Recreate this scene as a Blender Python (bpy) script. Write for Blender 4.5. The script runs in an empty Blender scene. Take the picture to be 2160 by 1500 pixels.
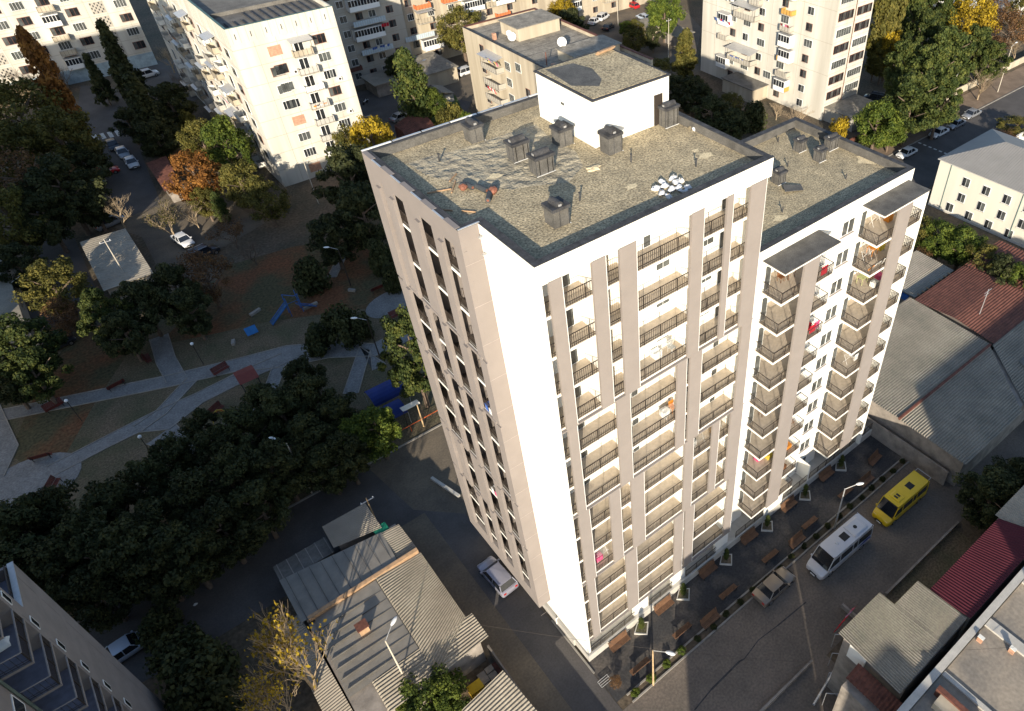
import bpy, math, random
import numpy as np
from mathutils import Vector, Matrix
random.seed(7)
SC = bpy.context.scene
COL = SC.collection
PI = math.pi
# ---------------------------------------------------------------- camera, sky, sun, exposure
CAMR = ((0.75874635, -0.65135306, -0.00657011), (-0.43704947, -0.50157816, -0.74659702), (0.48300283, 0.56934923, -0.66524411))
CAMP = Vector((-14.6158, -26.2299, 63.1006)); FPX = 1545.31; OFX, OFY = 298.06, -22.81
cd = bpy.data.cameras.new('camera'); cam = bpy.data.objects.new('camera', cd); COL.objects.link(cam); SC.camera = cam
r, d, f = [Vector(v) for v in CAMR]
M = Matrix((r, -d, -f)).transposed().to_4x4(); M.translation = CAMP; cam.matrix_world = M
cd.sensor_width = 36; cd.lens = FPX / 2160 * 36; cd.shift_x = -OFX / 2160; cd.shift_y = OFY / 2160
cd.clip_start = 0.5; cd.clip_end = 3000
SUNX, SUNY = 2.05, 2.52                      # shadow run per metre of height
W = bpy.data.worlds.new('World'); SC.world = W; W.use_nodes = True
nt = W.node_tree; bg = nt.nodes['Background']
sky = nt.nodes.new('ShaderNodeTexSky'); sky.sky_type = 'NISHITA'; sky.sun_disc = False
sky.sun_elevation = math.atan(1 / math.hypot(SUNX, SUNY)); sky.sun_rotation = math.atan2(-SUNX, -SUNY)
sky.air_density = 1.0; sky.dust_density = 0.6; sky.ozone_density = 1.0
tn = nt.nodes.new('ShaderNodeMix'); tn.data_type = 'RGBA'; tn.blend_type = 'MULTIPLY'; tn.inputs[0].default_value = 1; tn.inputs[7].default_value = (0.97, 1.0, 1.06, 1)
nt.links.new(sky.outputs[0], tn.inputs[6]); nt.links.new(tn.outputs[2], bg.inputs[0]); bg.inputs[1].default_value = 0.12
sl = bpy.data.lights.new('sun', 'SUN'); sl.energy = 4.8; sl.angle = math.radians(0.5); sl.color = (1, 0.89, 0.72)
so = bpy.data.objects.new('sun', sl); COL.objects.link(so); so.location = (-60, -80, 120)
so.rotation_euler = Vector((SUNX, SUNY, -1)).to_track_quat('-Z', 'Y').to_euler()
SC.view_settings.view_transform = 'Standard'; SC.view_settings.look = 'None'; SC.view_settings.exposure = 0.9; SC.view_settings.gamma = 1
SC.render.engine = 'CYCLES'
SC.cycles.max_bounces = 5; SC.cycles.diffuse_bounces = 3; SC.cycles.glossy_bounces = 2; SC.cycles.transparent_max_bounces = 4


def G(px, py, z=0.0):
    """the point at height z that stands at pixel (px, py) of the 2160 px photograph"""
    a = (px - OFX - 1080) / FPX; b = (py - OFY - 750) / FPX
    v = a * r + b * d + f
    t = (z - CAMP.z) / v.z
    return CAMP + t * v


# ---------------------------------------------------------------- materials
MATS = {}


def mat(name, col, rough=0.85, var=0.15, scale=2.0, col2=None, fine=0.0, fscale=40, bump=0.0, metal=0.0, spec=0.3, streak=False, lo=0.35, hi=0.65, obj=False, bscale=None):
    if name in MATS: return MATS[name]
    m = bpy.data.materials.new(name); m.use_nodes = True; n = m.node_tree; MATS[name] = m
    b = n.nodes['Principled BSDF']; b.inputs['Roughness'].default_value = rough; b.inputs['Metallic'].default_value = metal
    b.inputs['Specular IOR Level'].default_value = spec
    if obj:
        g = n.nodes.new('ShaderNodeTexCoord'); src = g.outputs['Object']
    else:
        g = n.nodes.new('ShaderNodeNewGeometry'); src = g.outputs['Position']
    if streak:
        mp = n.nodes.new('ShaderNodeMapping'); mp.inputs['Scale'].default_value = (1, 1, 0.08)
        n.links.new(src, mp.inputs[0]); src2 = mp.outputs[0]
    else: src2 = src
    t = n.nodes.new('ShaderNodeTexNoise'); t.inputs['Scale'].default_value = scale; t.inputs['Detail'].default_value = 6; t.inputs['Roughness'].default_value = 0.6
    n.links.new(src2, t.inputs['Vector'])
    mr = n.nodes.new('ShaderNodeMapRange'); mr.inputs[1].default_value = lo; mr.inputs[2].default_value = hi
    n.links.new(t.outputs['Fac'], mr.inputs[0])
    c2 = col2 if col2 else tuple(c * (1 - var) for c in col); c1 = col if col2 else tuple(min(1, c * (1 + var)) for c in col)
    mx = n.nodes.new('ShaderNodeMix'); mx.data_type = 'RGBA'
    mx.inputs[6].default_value = (*c2, 1); mx.inputs[7].default_value = (*c1, 1)
    n.links.new(mr.outputs[0], mx.inputs[0]); out = mx.outputs[2]
    if fine:
        t2 = n.nodes.new('ShaderNodeTexNoise'); t2.inputs['Scale'].default_value = fscale; t2.inputs['Detail'].default_value = 3
        n.links.new(src, t2.inputs['Vector'])
        m2 = n.nodes.new('ShaderNodeMapRange'); m2.inputs[1].default_value = 0.3; m2.inputs[2].default_value = 0.7
        m2.inputs[3].default_value = 1 - fine; m2.inputs[4].default_value = 1 + fine
        n.links.new(t2.outputs['Fac'], m2.inputs[0])
        vm = n.nodes.new('ShaderNodeVectorMath'); vm.operation = 'SCALE'
        n.links.new(out, vm.inputs[0]); n.links.new(m2.outputs[0], vm.inputs['Scale']); out = vm.outputs[0]
    n.links.new(out, b.inputs['Base Color'])
    if bump:
        bp = n.nodes.new('ShaderNodeBump'); bp.inputs['Strength'].default_value = 1.0; bp.inputs['Distance'].default_value = bump
        if bscale:
            t3 = n.nodes.new('ShaderNodeTexNoise'); t3.inputs['Scale'].default_value = bscale; t3.inputs['Detail'].default_value = 4
            n.links.new(src, t3.inputs['Vector']); n.links.new(t3.outputs['Fac'], bp.inputs['Height'])
        else: n.links.new(t.outputs['Fac'], bp.inputs['Height'])
        n.links.new(bp.outputs[0], b.inputs['Normal'])
    return m


def leafmat(name, a, b_, c, rough=0.7):
    if name in MATS: return MATS[name]
    m = bpy.data.materials.new(name); m.use_nodes = True; n = m.node_tree; MATS[name] = m
    b = n.nodes['Principled BSDF']; b.inputs['Roughness'].default_value = rough; b.inputs['Specular IOR Level'].default_value = 0.2
    g = n.nodes.new('ShaderNodeNewGeometry'); oi = n.nodes.new('ShaderNodeObjectInfo')
    t = n.nodes.new('ShaderNodeTexNoise'); t.inputs['Scale'].default_value = 0.6; n.links.new(g.outputs['Position'], t.inputs['Vector'])
    ad = n.nodes.new('ShaderNodeMath'); ad.operation = 'MULTIPLY_ADD'; ad.inputs[1].default_value = 0.6
    n.links.new(g.outputs['Random Per Island'], ad.inputs[0]); 
    m3 = n.nodes.new('ShaderNodeMapRange'); m3.inputs[1].default_value = 0.3; m3.inputs[2].default_value = 0.7; m3.inputs[3].default_value = -0.1; m3.inputs[4].default_value = 0.5
    n.links.new(t.outputs['Fac'], m3.inputs[0]); n.links.new(m3.outputs[0], ad.inputs[2])
    rp = n.nodes.new('ShaderNodeValToRGB'); e = rp.color_ramp.elements
    e[0].position = 0.1; e[0].color = (*a, 1); e[1].position = 0.9; e[1].color = (*c, 1); k = e.new(0.5); k.color = (*b_, 1)
    n.links.new(ad.outputs[0], rp.inputs[0])
    hv = n.nodes.new('ShaderNodeHueSaturation'); m4 = n.nodes.new('ShaderNodeMapRange'); m4.inputs[3].default_value = 0.8; m4.inputs[4].default_value = 1.2
    n.links.new(oi.outputs['Random'], m4.inputs[0]); n.links.new(m4.outputs[0], hv.inputs['Value']); n.links.new(rp.outputs[0], hv.inputs['Color'])
    n.links.new(hv.outputs[0], b.inputs['Base Color'])
    tr = n.nodes.new('ShaderNodeBsdfTranslucent'); n.links.new(hv.outputs[0], tr.inputs[0])
    ms = n.nodes.new('ShaderNodeMixShader'); ms.inputs[0].default_value = 0.25
    n.links.new(b.outputs[0], ms.inputs[1]); n.links.new(tr.outputs[0], ms.inputs[2]); n.links.new(ms.outputs[0], n.nodes['Material Output'].inputs[0])
    return m


WHITE = mat('white_stucco', (0.76, 0.745, 0.69), 0.9, 0.06, 0.25, streak=True)
WHITE2 = mat('white_wall', (0.72, 0.71, 0.66), 0.9, 0.05, 0.8)
BEIGE = mat('beige_panel', (0.235, 0.208, 0.192), 0.9, 0.04, 0.7, fine=0.05, fscale=25)
GREYP = mat('grey_beige_panel', (0.215, 0.19, 0.178), 0.9, 0.05, 0.5, fine=0.05, fscale=20)
SOFF = mat('concrete_trim', (0.33, 0.29, 0.27), 0.9, 0.1)
FLOORB = mat('balcony_tile', (0.46, 0.39, 0.31), 0.8, 0.1, 3, fine=0.1)
GRAVEL = mat('roof_gravel', (0.42, 0.345, 0.22), 1.0, 0.2, 0.7, col2=(0.28, 0.235, 0.155), fine=0.6, fscale=9, bump=0.05, bscale=7)
GRAVELP = mat('roof_gravel_pale', (0.6, 0.5, 0.32), 1.0, 0.1, 2, fine=0.3, fscale=9)
BITU = mat('bitumen_sheet', (0.095, 0.09, 0.082), 0.75, 0.25, 1.2, fine=0.25, fscale=14)
BITUD = mat('bitumen_dark', (0.045, 0.045, 0.048), 0.8, 0.35, 2, fine=0.3, fscale=14)
IRON = mat('dark_iron', (0.035, 0.027, 0.022), 0.55, 0.1, 5, spec=0.4)
GLASS = mat('window_glass', (0.02, 0.022, 0.025), 0.12, 0.5, 0.8, spec=0.6)
GLASSG = mat('grey_window_glass', (0.075, 0.08, 0.078), 0.2, 0.4, 0.7, spec=0.5)
PVC = mat('white_window_frame', (0.75, 0.75, 0.73), 0.5, 0.02)
WOODW = mat('brown_window_frame', (0.18, 0.07, 0.045), 0.6, 0.2, 5)
PLINTH = mat('pale_plinth', (0.44, 0.42, 0.38), 0.9, 0.1, 1.5, fine=0.06)
METALG = mat('galvanised', (0.5, 0.5, 0.5), 0.4, 0.08, 3, metal=0.5)


# ---------------------------------------------------------------- mesh builder
class MB:
    def __init__(s): s.v = []; s.f = []; s.m = []; s.mats = []
    def mi(s, m):
        if m not in s.mats: s.mats.append(m)
        return s.mats.index(m)
    def add(s, vs, fs, m):
        o = len(s.v); k = s.mi(m); s.v += [tuple(v) for v in vs]
        for f_ in fs: s.f.append(tuple(i + o for i in f_)); s.m.append(k)
        return s
    def box(s, x0, y0, z0, x1, y1, z1, m):
        vs = [(x0, y0, z0), (x1, y0, z0), (x1, y1, z0), (x0, y1, z0), (x0, y0, z1), (x1, y0, z1), (x1, y1, z1), (x0, y1, z1)]
        return s.add(vs, [(0, 3, 2, 1), (4, 5, 6, 7), (0, 1, 5, 4), (1, 2, 6, 5), (2, 3, 7, 6), (3, 0, 4, 7)], m)
    def prism(s, poly, z0, z1, m, mtop=None):
        n = len(poly)
        a = sum(poly[i][0] * poly[(i + 1) % n][1] - poly[(i + 1) % n][0] * poly[i][1] for i in range(n))
        if a < 0: poly = poly[::-1]
        zt = z1 if isinstance(z1, (list, tuple)) else [z1] * n
        if a < 0 and isinstance(z1, (list, tuple)): zt = zt[::-1]
        vs = [(p[0], p[1], z0) for p in poly] + [(p[0], p[1], zt[i]) for i, p in enumerate(poly)]
        s.add(vs, [tuple(range(n))[::-1]] + [(i, (i + 1) % n, n + (i + 1) % n, n + i) for i in range(n)], m)
        o = len(s.v); s.v += vs[n:]; s.f.append(tuple(range(o, o + n))); s.m.append(s.mi(mtop or m)); return s
    def tube(s, a, b, r0, r1, m, n=5, cap=True):
        a = Vector(a); b = Vector(b); dz = (b - a)
        if dz.length < 1e-6: return s
        dz.normalize(); u = dz.orthogonal().normalized(); w = dz.cross(u)
        vs = [a + (u * math.cos(2 * PI * i / n) + w * math.sin(2 * PI * i / n)) * r0 for i in range(n)] + [b + (u * math.cos(2 * PI * i / n) + w * math.sin(2 * PI * i / n)) * r1 for i in range(n)]
        fs = [(i, (i + 1) % n, n + (i + 1) % n, n + i) for i in range(n)]
        if cap: fs += [tuple(range(n))[::-1], tuple(range(n, 2 * n))]
        return s.add(vs, fs, m)
    def ball(s, c, rx, ry, rz, m, nu=8, nv=5, jit=0):
        vs = [(c[0], c[1], c[2] - rz)]
        for j in range(1, nv):
            t = PI * j / nv
            for i in range(nu):
                p = 2 * PI * i / nu; k = 1 + random.uniform(-jit, jit)
                vs.append((c[0] + rx * math.sin(t) * math.cos(p) * k, c[1] + ry * math.sin(t) * math.sin(p) * k, c[2] - rz * math.cos(t) * k))
        vs.append((c[0], c[1], c[2] + rz)); fs = []
        for i in range(nu): fs.append((0, 1 + (i + 1) % nu, 1 + i))
        for j in range(nv - 2):
            for i in range(nu):
                a = 1 + j * nu + i; b = 1 + j * nu + (i + 1) % nu; fs.append((a, b, b + nu, a + nu))
        L = len(vs) - 1
        for i in range(nu): fs.append((L, L - nu + i, L - nu + (i + 1) % nu))
        return s.add(vs, fs, m)
    def corr(s, p0, p1, p2, p3, n, amp, m, m2=None, along=2):
        """corrugated sheet over quad p0 p1 p2 p3, n waves from p0 to p1, ridges run p0->p3"""
        p0, p1, p2, p3 = [Vector(p) for p in (p0, p1, p2, p3)]
        K = n * 4; vs = []
        for i in range(K + 1):
            t = i / K; a = p0.lerp(p1, t); b = p3.lerp(p2, t); h = amp * math.sin(2 * PI * i / 4.0 + 0.3)
            for j in range(along):
                q = a.lerp(b, j / (along - 1)); vs.append((q.x, q.y, q.z + h))
        fs = [(i * along + j, (i + 1) * along + j, (i + 1) * along + j + 1, i * along + j + 1) for i in range(K) for j in range(along - 1)]
        nn = (p1 - p0).cross(p3 - p0)
        if nn.z < 0: fs = [f_[::-1] for f_ in fs]
        return s.add(vs, fs, m)
    def mesh(s, name):
        me = bpy.data.meshes.new(name); me.from_pydata(s.v, [], s.f)
        for m in s.mats: me.materials.append(m)
        me.polygons.foreach_set('material_index', s.m); me.update(); return me
    def build(s, name, parent=None, label=None, loc=None):
        o = bpy.data.objects.new(name, s.mesh(name)); COL.objects.link(o)
        if parent: o.parent = parent
        if label: o['label'] = label
        if loc: o.location = loc
        return o


def tag(o, label, cat, group=None, kind=None):
    if kind: o['kind'] = kind
    if label: o['label'] = label
    if cat: o['category'] = cat
    if group: o['group'] = group
    return o


def thing(name, label, cat, loc=(0, 0, 0), rz=0, group=None, sc=None):
    o = bpy.data.objects.new(name, None); COL.objects.link(o); o.location = loc; o.rotation_euler = (0, 0, rz)
    if sc: o.scale = sc
    o.empty_display_size = 0.3
    return tag(o, label, cat, group)


def part(o, parent, loc=None, rz=None, label=None, name=None):
    """a copy of part o (and its sub-parts) under parent"""
    c = o.copy(); COL.objects.link(c); c.parent = parent
    if loc is not None: c.location = loc
    if rz is not None: c.rotation_euler = (0, 0, rz)
    if label: c['label'] = label
    for k in list(o.children):
        g_ = k.copy(); COL.objects.link(g_); g_.parent = c
    return c


def clone(root, loc, rz, label=None, group=None, sc=None):
    c = root.copy(); COL.objects.link(c); c.location = loc; c.rotation_euler = (0, 0, rz)
    if sc: c.scale = sc
    if label: c['label'] = label
    if group: c['group'] = group
    for k in list(root.children): part(k, c)
    return c


def struct(name, mb, kind='structure'):
    o = mb.build(name); o['kind'] = kind; return o


def sheet(name, pts, z, m, kind='structure', px=True):
    P = [G(a, b, z) for a, b in pts] if px else [Vector((a, b, z)) for a, b in pts]
    n = len(P); a = sum(P[i].x * P[(i + 1) % n].y - P[(i + 1) % n].x * P[i].y for i in range(n))
    if a < 0: P = P[::-1]
    mb = MB(); mb.add(P, [tuple(range(n))], m); return mb
# ================================================================ the new tower block (13 floors over a ground floor)
FL = 2.931; Z1 = 38.49
def zf(i): return Z1 - FL * i


def railing(x0, y0, x1, y1, z, h=1.0, step=0.15, mid=True):
    """railing mesh between two floor points"""
    mb = MB(); L = math.hypot(x1 - x0, y1 - y0); ux, uy = (x1 - x0) / L, (y1 - y0) / L
    def bar(a, b, za, zb, w):
        px, py = -uy * w / 2, ux * w / 2
        xa, ya, xb, yb = x0 + ux * a, y0 + uy * a, x0 + ux * b, y0 + uy * b
        vs = [(xa - px, ya - py, za), (xb - px, yb - py, za), (xb + px, yb + py, za), (xa + px, ya + py, za), (xa - px, ya - py, zb), (xb - px, yb - py, zb), (xb + px, yb + py, zb), (xa + px, ya + py, zb)]
        mb.add(vs, [(0, 3, 2, 1), (4, 5, 6, 7), (0, 1, 5, 4), (1, 2, 6, 5), (2, 3, 7, 6), (3, 0, 4, 7)], IRON)
    bar(0, L, z + h - 0.035, z + h, 0.05); bar(0, L, z + 0.10, z + 0.13, 0.03)
    if mid: bar(0, L, z + 0.28, z + 0.30, 0.025)
    n = max(2, round(L / step))
    for i in range(n + 1):
        t = L * i / n; w = 0.055 if i % max(1, round(1.4 / step)) == 0 else 0.02
        bar(max(0, t - w / 2), min(L, t + w / 2), z, z + h - 0.03, w)
    return mb


T1 = thing('apartment_tower', 'tall white apartment tower with beige strips and a flat gravel roof, nearest the camera', 'building')
# structural walls (loggia back walls, side walls, grey left facade)
wl = MB()
wl.box(0, 1.7, 1.2, 17.1, 5.4, 40.72, WHITE); wl.box(0.33, 1.71, 40.72, 17.08, 5.4, 41.3, WHITE)                 # behind the street loggias
wl.box(0, 5.4, 1.2, 17.1, 5.7, 41.3, WHITE); wl.box(1.3, 5.7, 1.2, 17.1, 17.3, 41.29, WHITE); wl.box(0, 17.05, 1.2, 1.3, 17.3, 41.28, WHITE); wl.box(0, 5.7, 41.0, 1.3, 17.05, 41.27, WHITE); wl.box(0, 5.7, 1.2, 1.3, 17.05, 3.0, WHITE)
wl.box(0, 0.0, 1.2, 0.29, 1.7, 40.72, WHITE)                # end pier of white side wall
wl.box(0, 0.0, 40.72, 17.35, 0.32, 41.98, WHITE)            # street fascia
wl.box(0.0, 0.32, 40.72, 0.32, 5.4, 41.98, WHITE)
wl.box(0.32, 0.32, 40.72, 17.35, 1.7, 41.3, WHITE)
wl.box(17.1, 0.32, 40.72, 17.35, 17.3, 41.98, WHITE)
wl.box(0, 17.0, 41.3, 17.1, 17.32, 41.98, WHITE)
wl.box(16.85, 1.7, 0.0, 17.1, 5.4, 1.2, WHITE)
wl.box(0.2, 1.9, 0.0, 16.85, 17.1, 1.2, PLINTH)
wl.build('wall', T1)
pl = MB(); pl.box(-0.08, -0.12, 0, 17.6, 1.9, 0.95, PLINTH); pl.box(-0.1, -0.15, 0.95, 17.6, 0.15, 1.05, PLINTH); pl.box(-0.25, 1.9, 0, 0.2, 17.2, 0.95, PLINTH)
pl.build('plinth', T1)
for a, b in ((9.7, 11.4), (15.3, 17.05), (5.2, 6.9)): gf = MB(); gf.box(a, 0.16, 1.05, b, 0.4, zf(12) - 0.25, WHITE); gf.build('ground_floor_wall', T1)
for a, b in ((0.0, 5.2), (6.9, 9.7), (11.4, 15.3)):
    railing(a, 0.02, b, 0.02, 1.05).build('railing', T1)
# roof deck
rd = MB(); rd.box(-0.9, 5.7, 41.3, 0.32, 17.0, 41.42, GRAVEL); rd.box(0.32, 0.32, 41.305, 17.1, 17.0, 41.421, GRAVEL); rd.build('roof_deck', T1)
pp = MB()                                                     # parapet lining and coping
for (x0, y0, x1, y1) in ((0.32, 0.32, 17.1, 0.42), (0.32, 0.42, 0.42, 5.7), (-0.9, 5.7, 0.42, 5.8), (-0.9, 5.8, -0.8, 17.0), (-0.8, 16.9, 17.0, 17.0), (17.0, 0.42, 17.1, 16.9)):
    pp.box(x0, y0, 41.42, x1, y1, 41.985, BITU)
pp.build('parapet_lining', T1)
cp = MB()
for (x0, y0, x1, y1) in ((0.0, 0.0, 17.36, 0.45), (0.0, 0.45, 0.45, 5.4), (17.0, 0.45, 17.36, 16.95), (-1.2, 16.95, 17.36, 17.35), (-1.2, 5.4, 0.45, 5.8), (-1.2, 5.8, -0.77, 16.95)):
    cp.box(x0 - 0.012, y0 - 0.012, 41.99, x1 + 0.012, y1, 42.03, BITUD)
cp.build('parapet_coping', T1)
fl_ = MB()                                                    # pale metal flashings on the grey side and the back
for k in range(9):
    y = 5.6 + k * 1.28
    if k % 2 == 0: fl_.box(-1.26, y, 42.03, -0.95, y + 1.3, 42.06, GREYP)
    else: fl_.box(-1.26, y, 42.03, -1.16, y + 1.25, 42.06, METALG)
for k in range(9): fl_.box(-1.2 + k * 2.05, 17.2, 42.03, 0.75 + k * 2.05, 17.38, 42.06, METALG if k % 3 else PVC)
fl_.box(-1.2, 5.36, 42.03, 0.1, 5.46, 42.06, METALG); fl_.build('coping_flashing', T1)

# street facade
SEC = [(0, 3, [(0.65, 1.47), (3.40, 4.32), (5.25, 6.45), (10.6, 11.6), (13.5, 14.03), (15.52, 16.9)]),
       (4, 6, [(0.72, 1.40), (4.5, 5.6), (9.72, 10.57), (10.88, 12.0), (15.87, 16.9)]),
       (7, 9, [(0.70, 1.62), (3.41, 4.35), (5.38, 6.59), (10.67, 11.57), (13.58, 14.34), (15.58, 16.95)]),
       (10, 12, [(0.74, 1.43), (4.52, 5.65), (9.81, 10.75), (11.0, 12.0), (16.1, 16.97)])]
tops = [[40.1, 40.6, 40.75, 40.75, 40.75, 40.73], None, None, None]
for si, (i0, i1, ps) in enumerate(SEC):
    for k, (a, b) in enumerate(ps):
        zt = (40.76 if si == 0 else zf(i0 - 1) - 0.20)
        mb = MB(); mb.box(a, -0.07, zf(i1) - 0.1, b, 0.10, zt, BEIGE)
        # joint lines are a shallow return on the right edge
        mb.box(b - 0.02, -0.074, zf(i1) - 0.1, b + 0.015, 0.02, zt, PVC)
        mb.build('facade_strip', T1)
    bt = MB(); bt.box(0.27, -0.075, zf(i1) - 0.20, 17.0, 0.13, zf(i1) - 0.1, BEIGE)
    bt.build('belt_course', T1)
RAILT = {}
for i in range(13):
    z = zf(i)
    mb = MB(); mb.box(0.29, 0.13, z - 0.19, 16.97, 1.7, z, WHITE); mb.box(0.31, 0.15, z, 16.95, 1.69, z + 0.015, FLOORB); mb.build('balcony_slab', T1)
    key = 'a'
    if key not in RAILT:
        rl = railing(0.3, 0.17, 16.95, 0.17, 0, h=0.98); o = rl.build('balcony_railing', T1, loc=(0, 0, z)); RAILT[key] = o
    else: part(RAILT[key], T1, (0, 0, z))
    sec = next(s_ for s_ in SEC if s_[0] <= i <= s_[1])[2]
    parts = [6.3, 11.1, 16.3] if i < 4 or 7 <= i < 10 else [5.2, 10.6, 16.4]
    zt = 40.72 if i == 0 else zf(i - 1) - 0.19
    for x in parts + ([3.6] if i < 4 else []): pw = MB(); pw.box(x, 0.24, z + 0.015, x + 0.14, 1.69, zt, WHITE); pw.build('partition_wall', T1)
# balcony doors with white frames
dr = MB(); dr.box(0, -0.05, 0, 0.62, 0.03, 2.1, PVC); dr.box(0.06, -0.07, 0.06, 0.56, -0.045, 2.04, GLASSG)
wn = MB(); wn.box(0, -0.05, 0, 1.15, 0.03, 1.25, PVC); wn.box(0.05, -0.07, 0.05, 0.55, -0.045, 1.2, GLASSG); wn.box(0.6, -0.07, 0.05, 1.1, -0.045, 1.2, GLASSG)
D0 = dr.build('balcony_door', T1, loc=(8.3, 1.7, zf(0) + 0.03)); W0 = wn.build('window', T1, loc=(9.3, 1.7, zf(0) + 0.85))
acm = MB(); acm.box(-0.4, -0.3, 0, 0.4, 0, 0.55, PVC)
acm.tube((0.1, -0.31, 0.28), (0.1, -0.3, 0.28), 0.22, 0.22, IRON, 10)
AC0 = acm.build('air_conditioner', T1, loc=(2.0, 1.66, zf(2) + 1.7))
for i in range(13):
    z = zf(i) + 0.03
    for x in (2.45, 7.0, 12.2, 14.8):
        if i == 0 and x == 7.0: continue
        part(D0, T1, (x, 1.7, z))
    for x in (3.9 if i > 3 else 4.4, 9.3, 13.1):
        if i == 0 and x == 9.3: continue
        part(W0, T1, (x, 1.7, z + 0.82))
for (x, i) in ((0.95, 0), (0.95, 1), (0.9, 3), (6.75, 6), (13.0, 9), (12.9, 5)): part(AC0, T1, (x, 1.66, zf(i) + 1.75))
for (x, i) in ((8.8, 4), (7.6, 4), (8.9, 5), (13.2, 5)): part(AC0, T1, (x, 1.66, zf(i) + 1.95))
# blank wall fixtures
fx = MB(); fx.tube((-0.02, 0.9, 0.9), (-0.25, 0.9, 0.9), 0.05, 0.05, PVC); fx.tube((-0.25, 0.9, 0.95), (-0.25, 0.9, 0.0), 0.06, 0.06, PVC); 
fx.build('downpipe', T1, loc=(0, 3.6, 0.2))
lt = MB(); lt.box(-0.22, 0, 0, 0, 0.08, 0.10, METALG); lt.box(-0.30, -0.05, 0.05, -0.16, 0.13, 0.12, METALG)
l1 = lt.build('wall_lamp', T1, loc=(0, 4.95, 41.3)); part(l1, T1, (0, 4.9, 40.2))

# grey beige projecting bay on the left side
gy = MB(); gx = -1.2
COLA = [(6.35, 7.6), (8.95, 10.35), (12.45, 13.7), (15.3, 15.55)]; COLB = [(6.25, 7.5), (9.0, 10.25), (10.95, 12.4), (13.4, 15.3)]
COLC = [(6.3, 7.5), (9.0, 10.3), (11.5, 12.6), (13.35, 15.4)]
secs = [(40.62, zf(2), COLA), (zf(2) - 0.22, zf(4), COLC), (zf(4) - 0.22, zf(7), COLB), (zf(7) - 0.22, zf(9), COLA), (zf(9) - 0.22, zf(11) - 1.35, COLC)]
gy.box(gx, 5.4, 40.62, gx + 0.28, 17.35, 41.98, GREYP)
gy.box(gx, 5.4, 2.94, gx + 0.28, 17.35, secs[-1][1], GREYP)
for si, (zt, zb, cols) in enumerate(secs):
    y = 5.4
    for (a, b) in cols: gy.box(gx, y, zb, gx + 0.08, a, zt, GREYP); y = b
    gy.box(gx, y, zb, gx + 0.08, 17.35, zt, GREYP)
    if si: gy.box(gx - 0.03, 5.9, zt, gx + 0.08, 16.2, zt + 0.22, GREYP)
gy.box(gx + 0.281, 5.4, 2.94, 0, 5.7, 41.98, GREYP); gy.box(gx + 0.281, 17.05, 2.94, 0, 17.35, 41.98, GREYP); gy.box(gx + .081, 5.401, 3.0, gx + .28, 5.7, 40.6, GREYP); gy.box(gx + .081, 17.05, 3.0, gx + .28, 17.349, 40.6, GREYP); gy.box(gx + 0.28, 5.7, 2.94, 0, 17.05, 3.15, SOFF)
gy.build('grey_bay_wall', T1)
jn = MB()                                                     # panel joints on the return face
for i in range(14): jn.box(-1.19, 5.393, zf(i) + 1.2, -0.01, 5.401, zf(i) + 1.22, SOFF)
jn.build('panel_joint', T1)
fins = MB()
for si, (zt, zb, cols) in enumerate(secs):
    for (a, b) in cols:
        fins.box(gx - 0.16, b + .002, zb + 0.02, gx + 0.02, b + 0.5, zt - (0.02 if si else 0.4), GREYP)
fins.build('facade_fin', T1)
bay_rail = None; glz = None
for i in range(12):
    z = zf(i)
    mb = MB(); mb.box(gx + 0.085, 5.7, z - 0.19, 1.3, 17.05, z, WHITE); mb.box(gx + 0.3, 5.71, z, 1.29, 17.04, z + .012, mat('dark_tile', (.1, .085, .075), .8)); mb.build('bay_slab', T1)
    for yy in (8.2, 11.4, 14.5): mb = MB(); mb.box(-.9, yy, z + .012, 1.3, yy + .12, z + FL - .19, GREYP); mb.build('bay_partition', T1)
    cols = next(c for (zt, zb, c) in secs if zt > z + 1 and zb <= z + 0.1) if z > secs[-1][1] else COLC
    for k, (a, b) in enumerate(cols):
        if b - a < 0.5: continue
        railing(gx + 0.12, a, gx + 0.12, b, z, h=1.0, step=0.12).build('bay_railing', T1)
        if (i * 3 + k * 5) % 5 != 0:
            w = MB(); w.box(1.2, a - 0.2, z + 0.1, 1.3, b + 0.6, z + 2.55, PVC); w.box(1.17, a - 0.14, z + 0.2, 1.201, (a + b) / 2 + 0.15, z + 2.45, GLASS); w.box(1.17, (a + b) / 2 + 0.25, z + 0.2, 1.201, b + 0.52, z + 2.45, GLASS)
            w.build('bay_window', T1)
# penthouse
ph = MB(); ph.box(10.6, 9.0, 41.42, 16.8, 15.25, 44.5, WHITE); ph.build('penthouse_wall', T1)
pr = MB(); pr.box(10.5, 8.9, 44.5, 16.9, 15.35, 44.58, BITUD); pr.box(10.72, 9.12, 44.58, 16.7, 15.15, 44.6, GRAVEL); 
pr.add([(10.9, 11.6, 44.604), (12.2, 10.4, 44.604), (13.0, 11.2, 44.604), (13.6, 13.0, 44.604), (13.2, 14.6, 44.604), (11.2, 14.9, 44.604)], [(0, 1, 2, 3, 4, 5)], BITU)
pr.build('penthouse_roof', T1)
pd = MB(); pd.box(15.5, 8.93, 41.45, 16.2, 9.0, 43.5, IRON); pd.build('penthouse_door', T1)
pv = MB(); pv.box(10.54, 12.0, 43.2, 10.6, 12.5, 43.45, PVC); pv.box(10.53, 12.06, 43.24, 10.545, 12.44, 43.41, GLASSG); pv.build('penthouse_window', T1)


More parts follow.
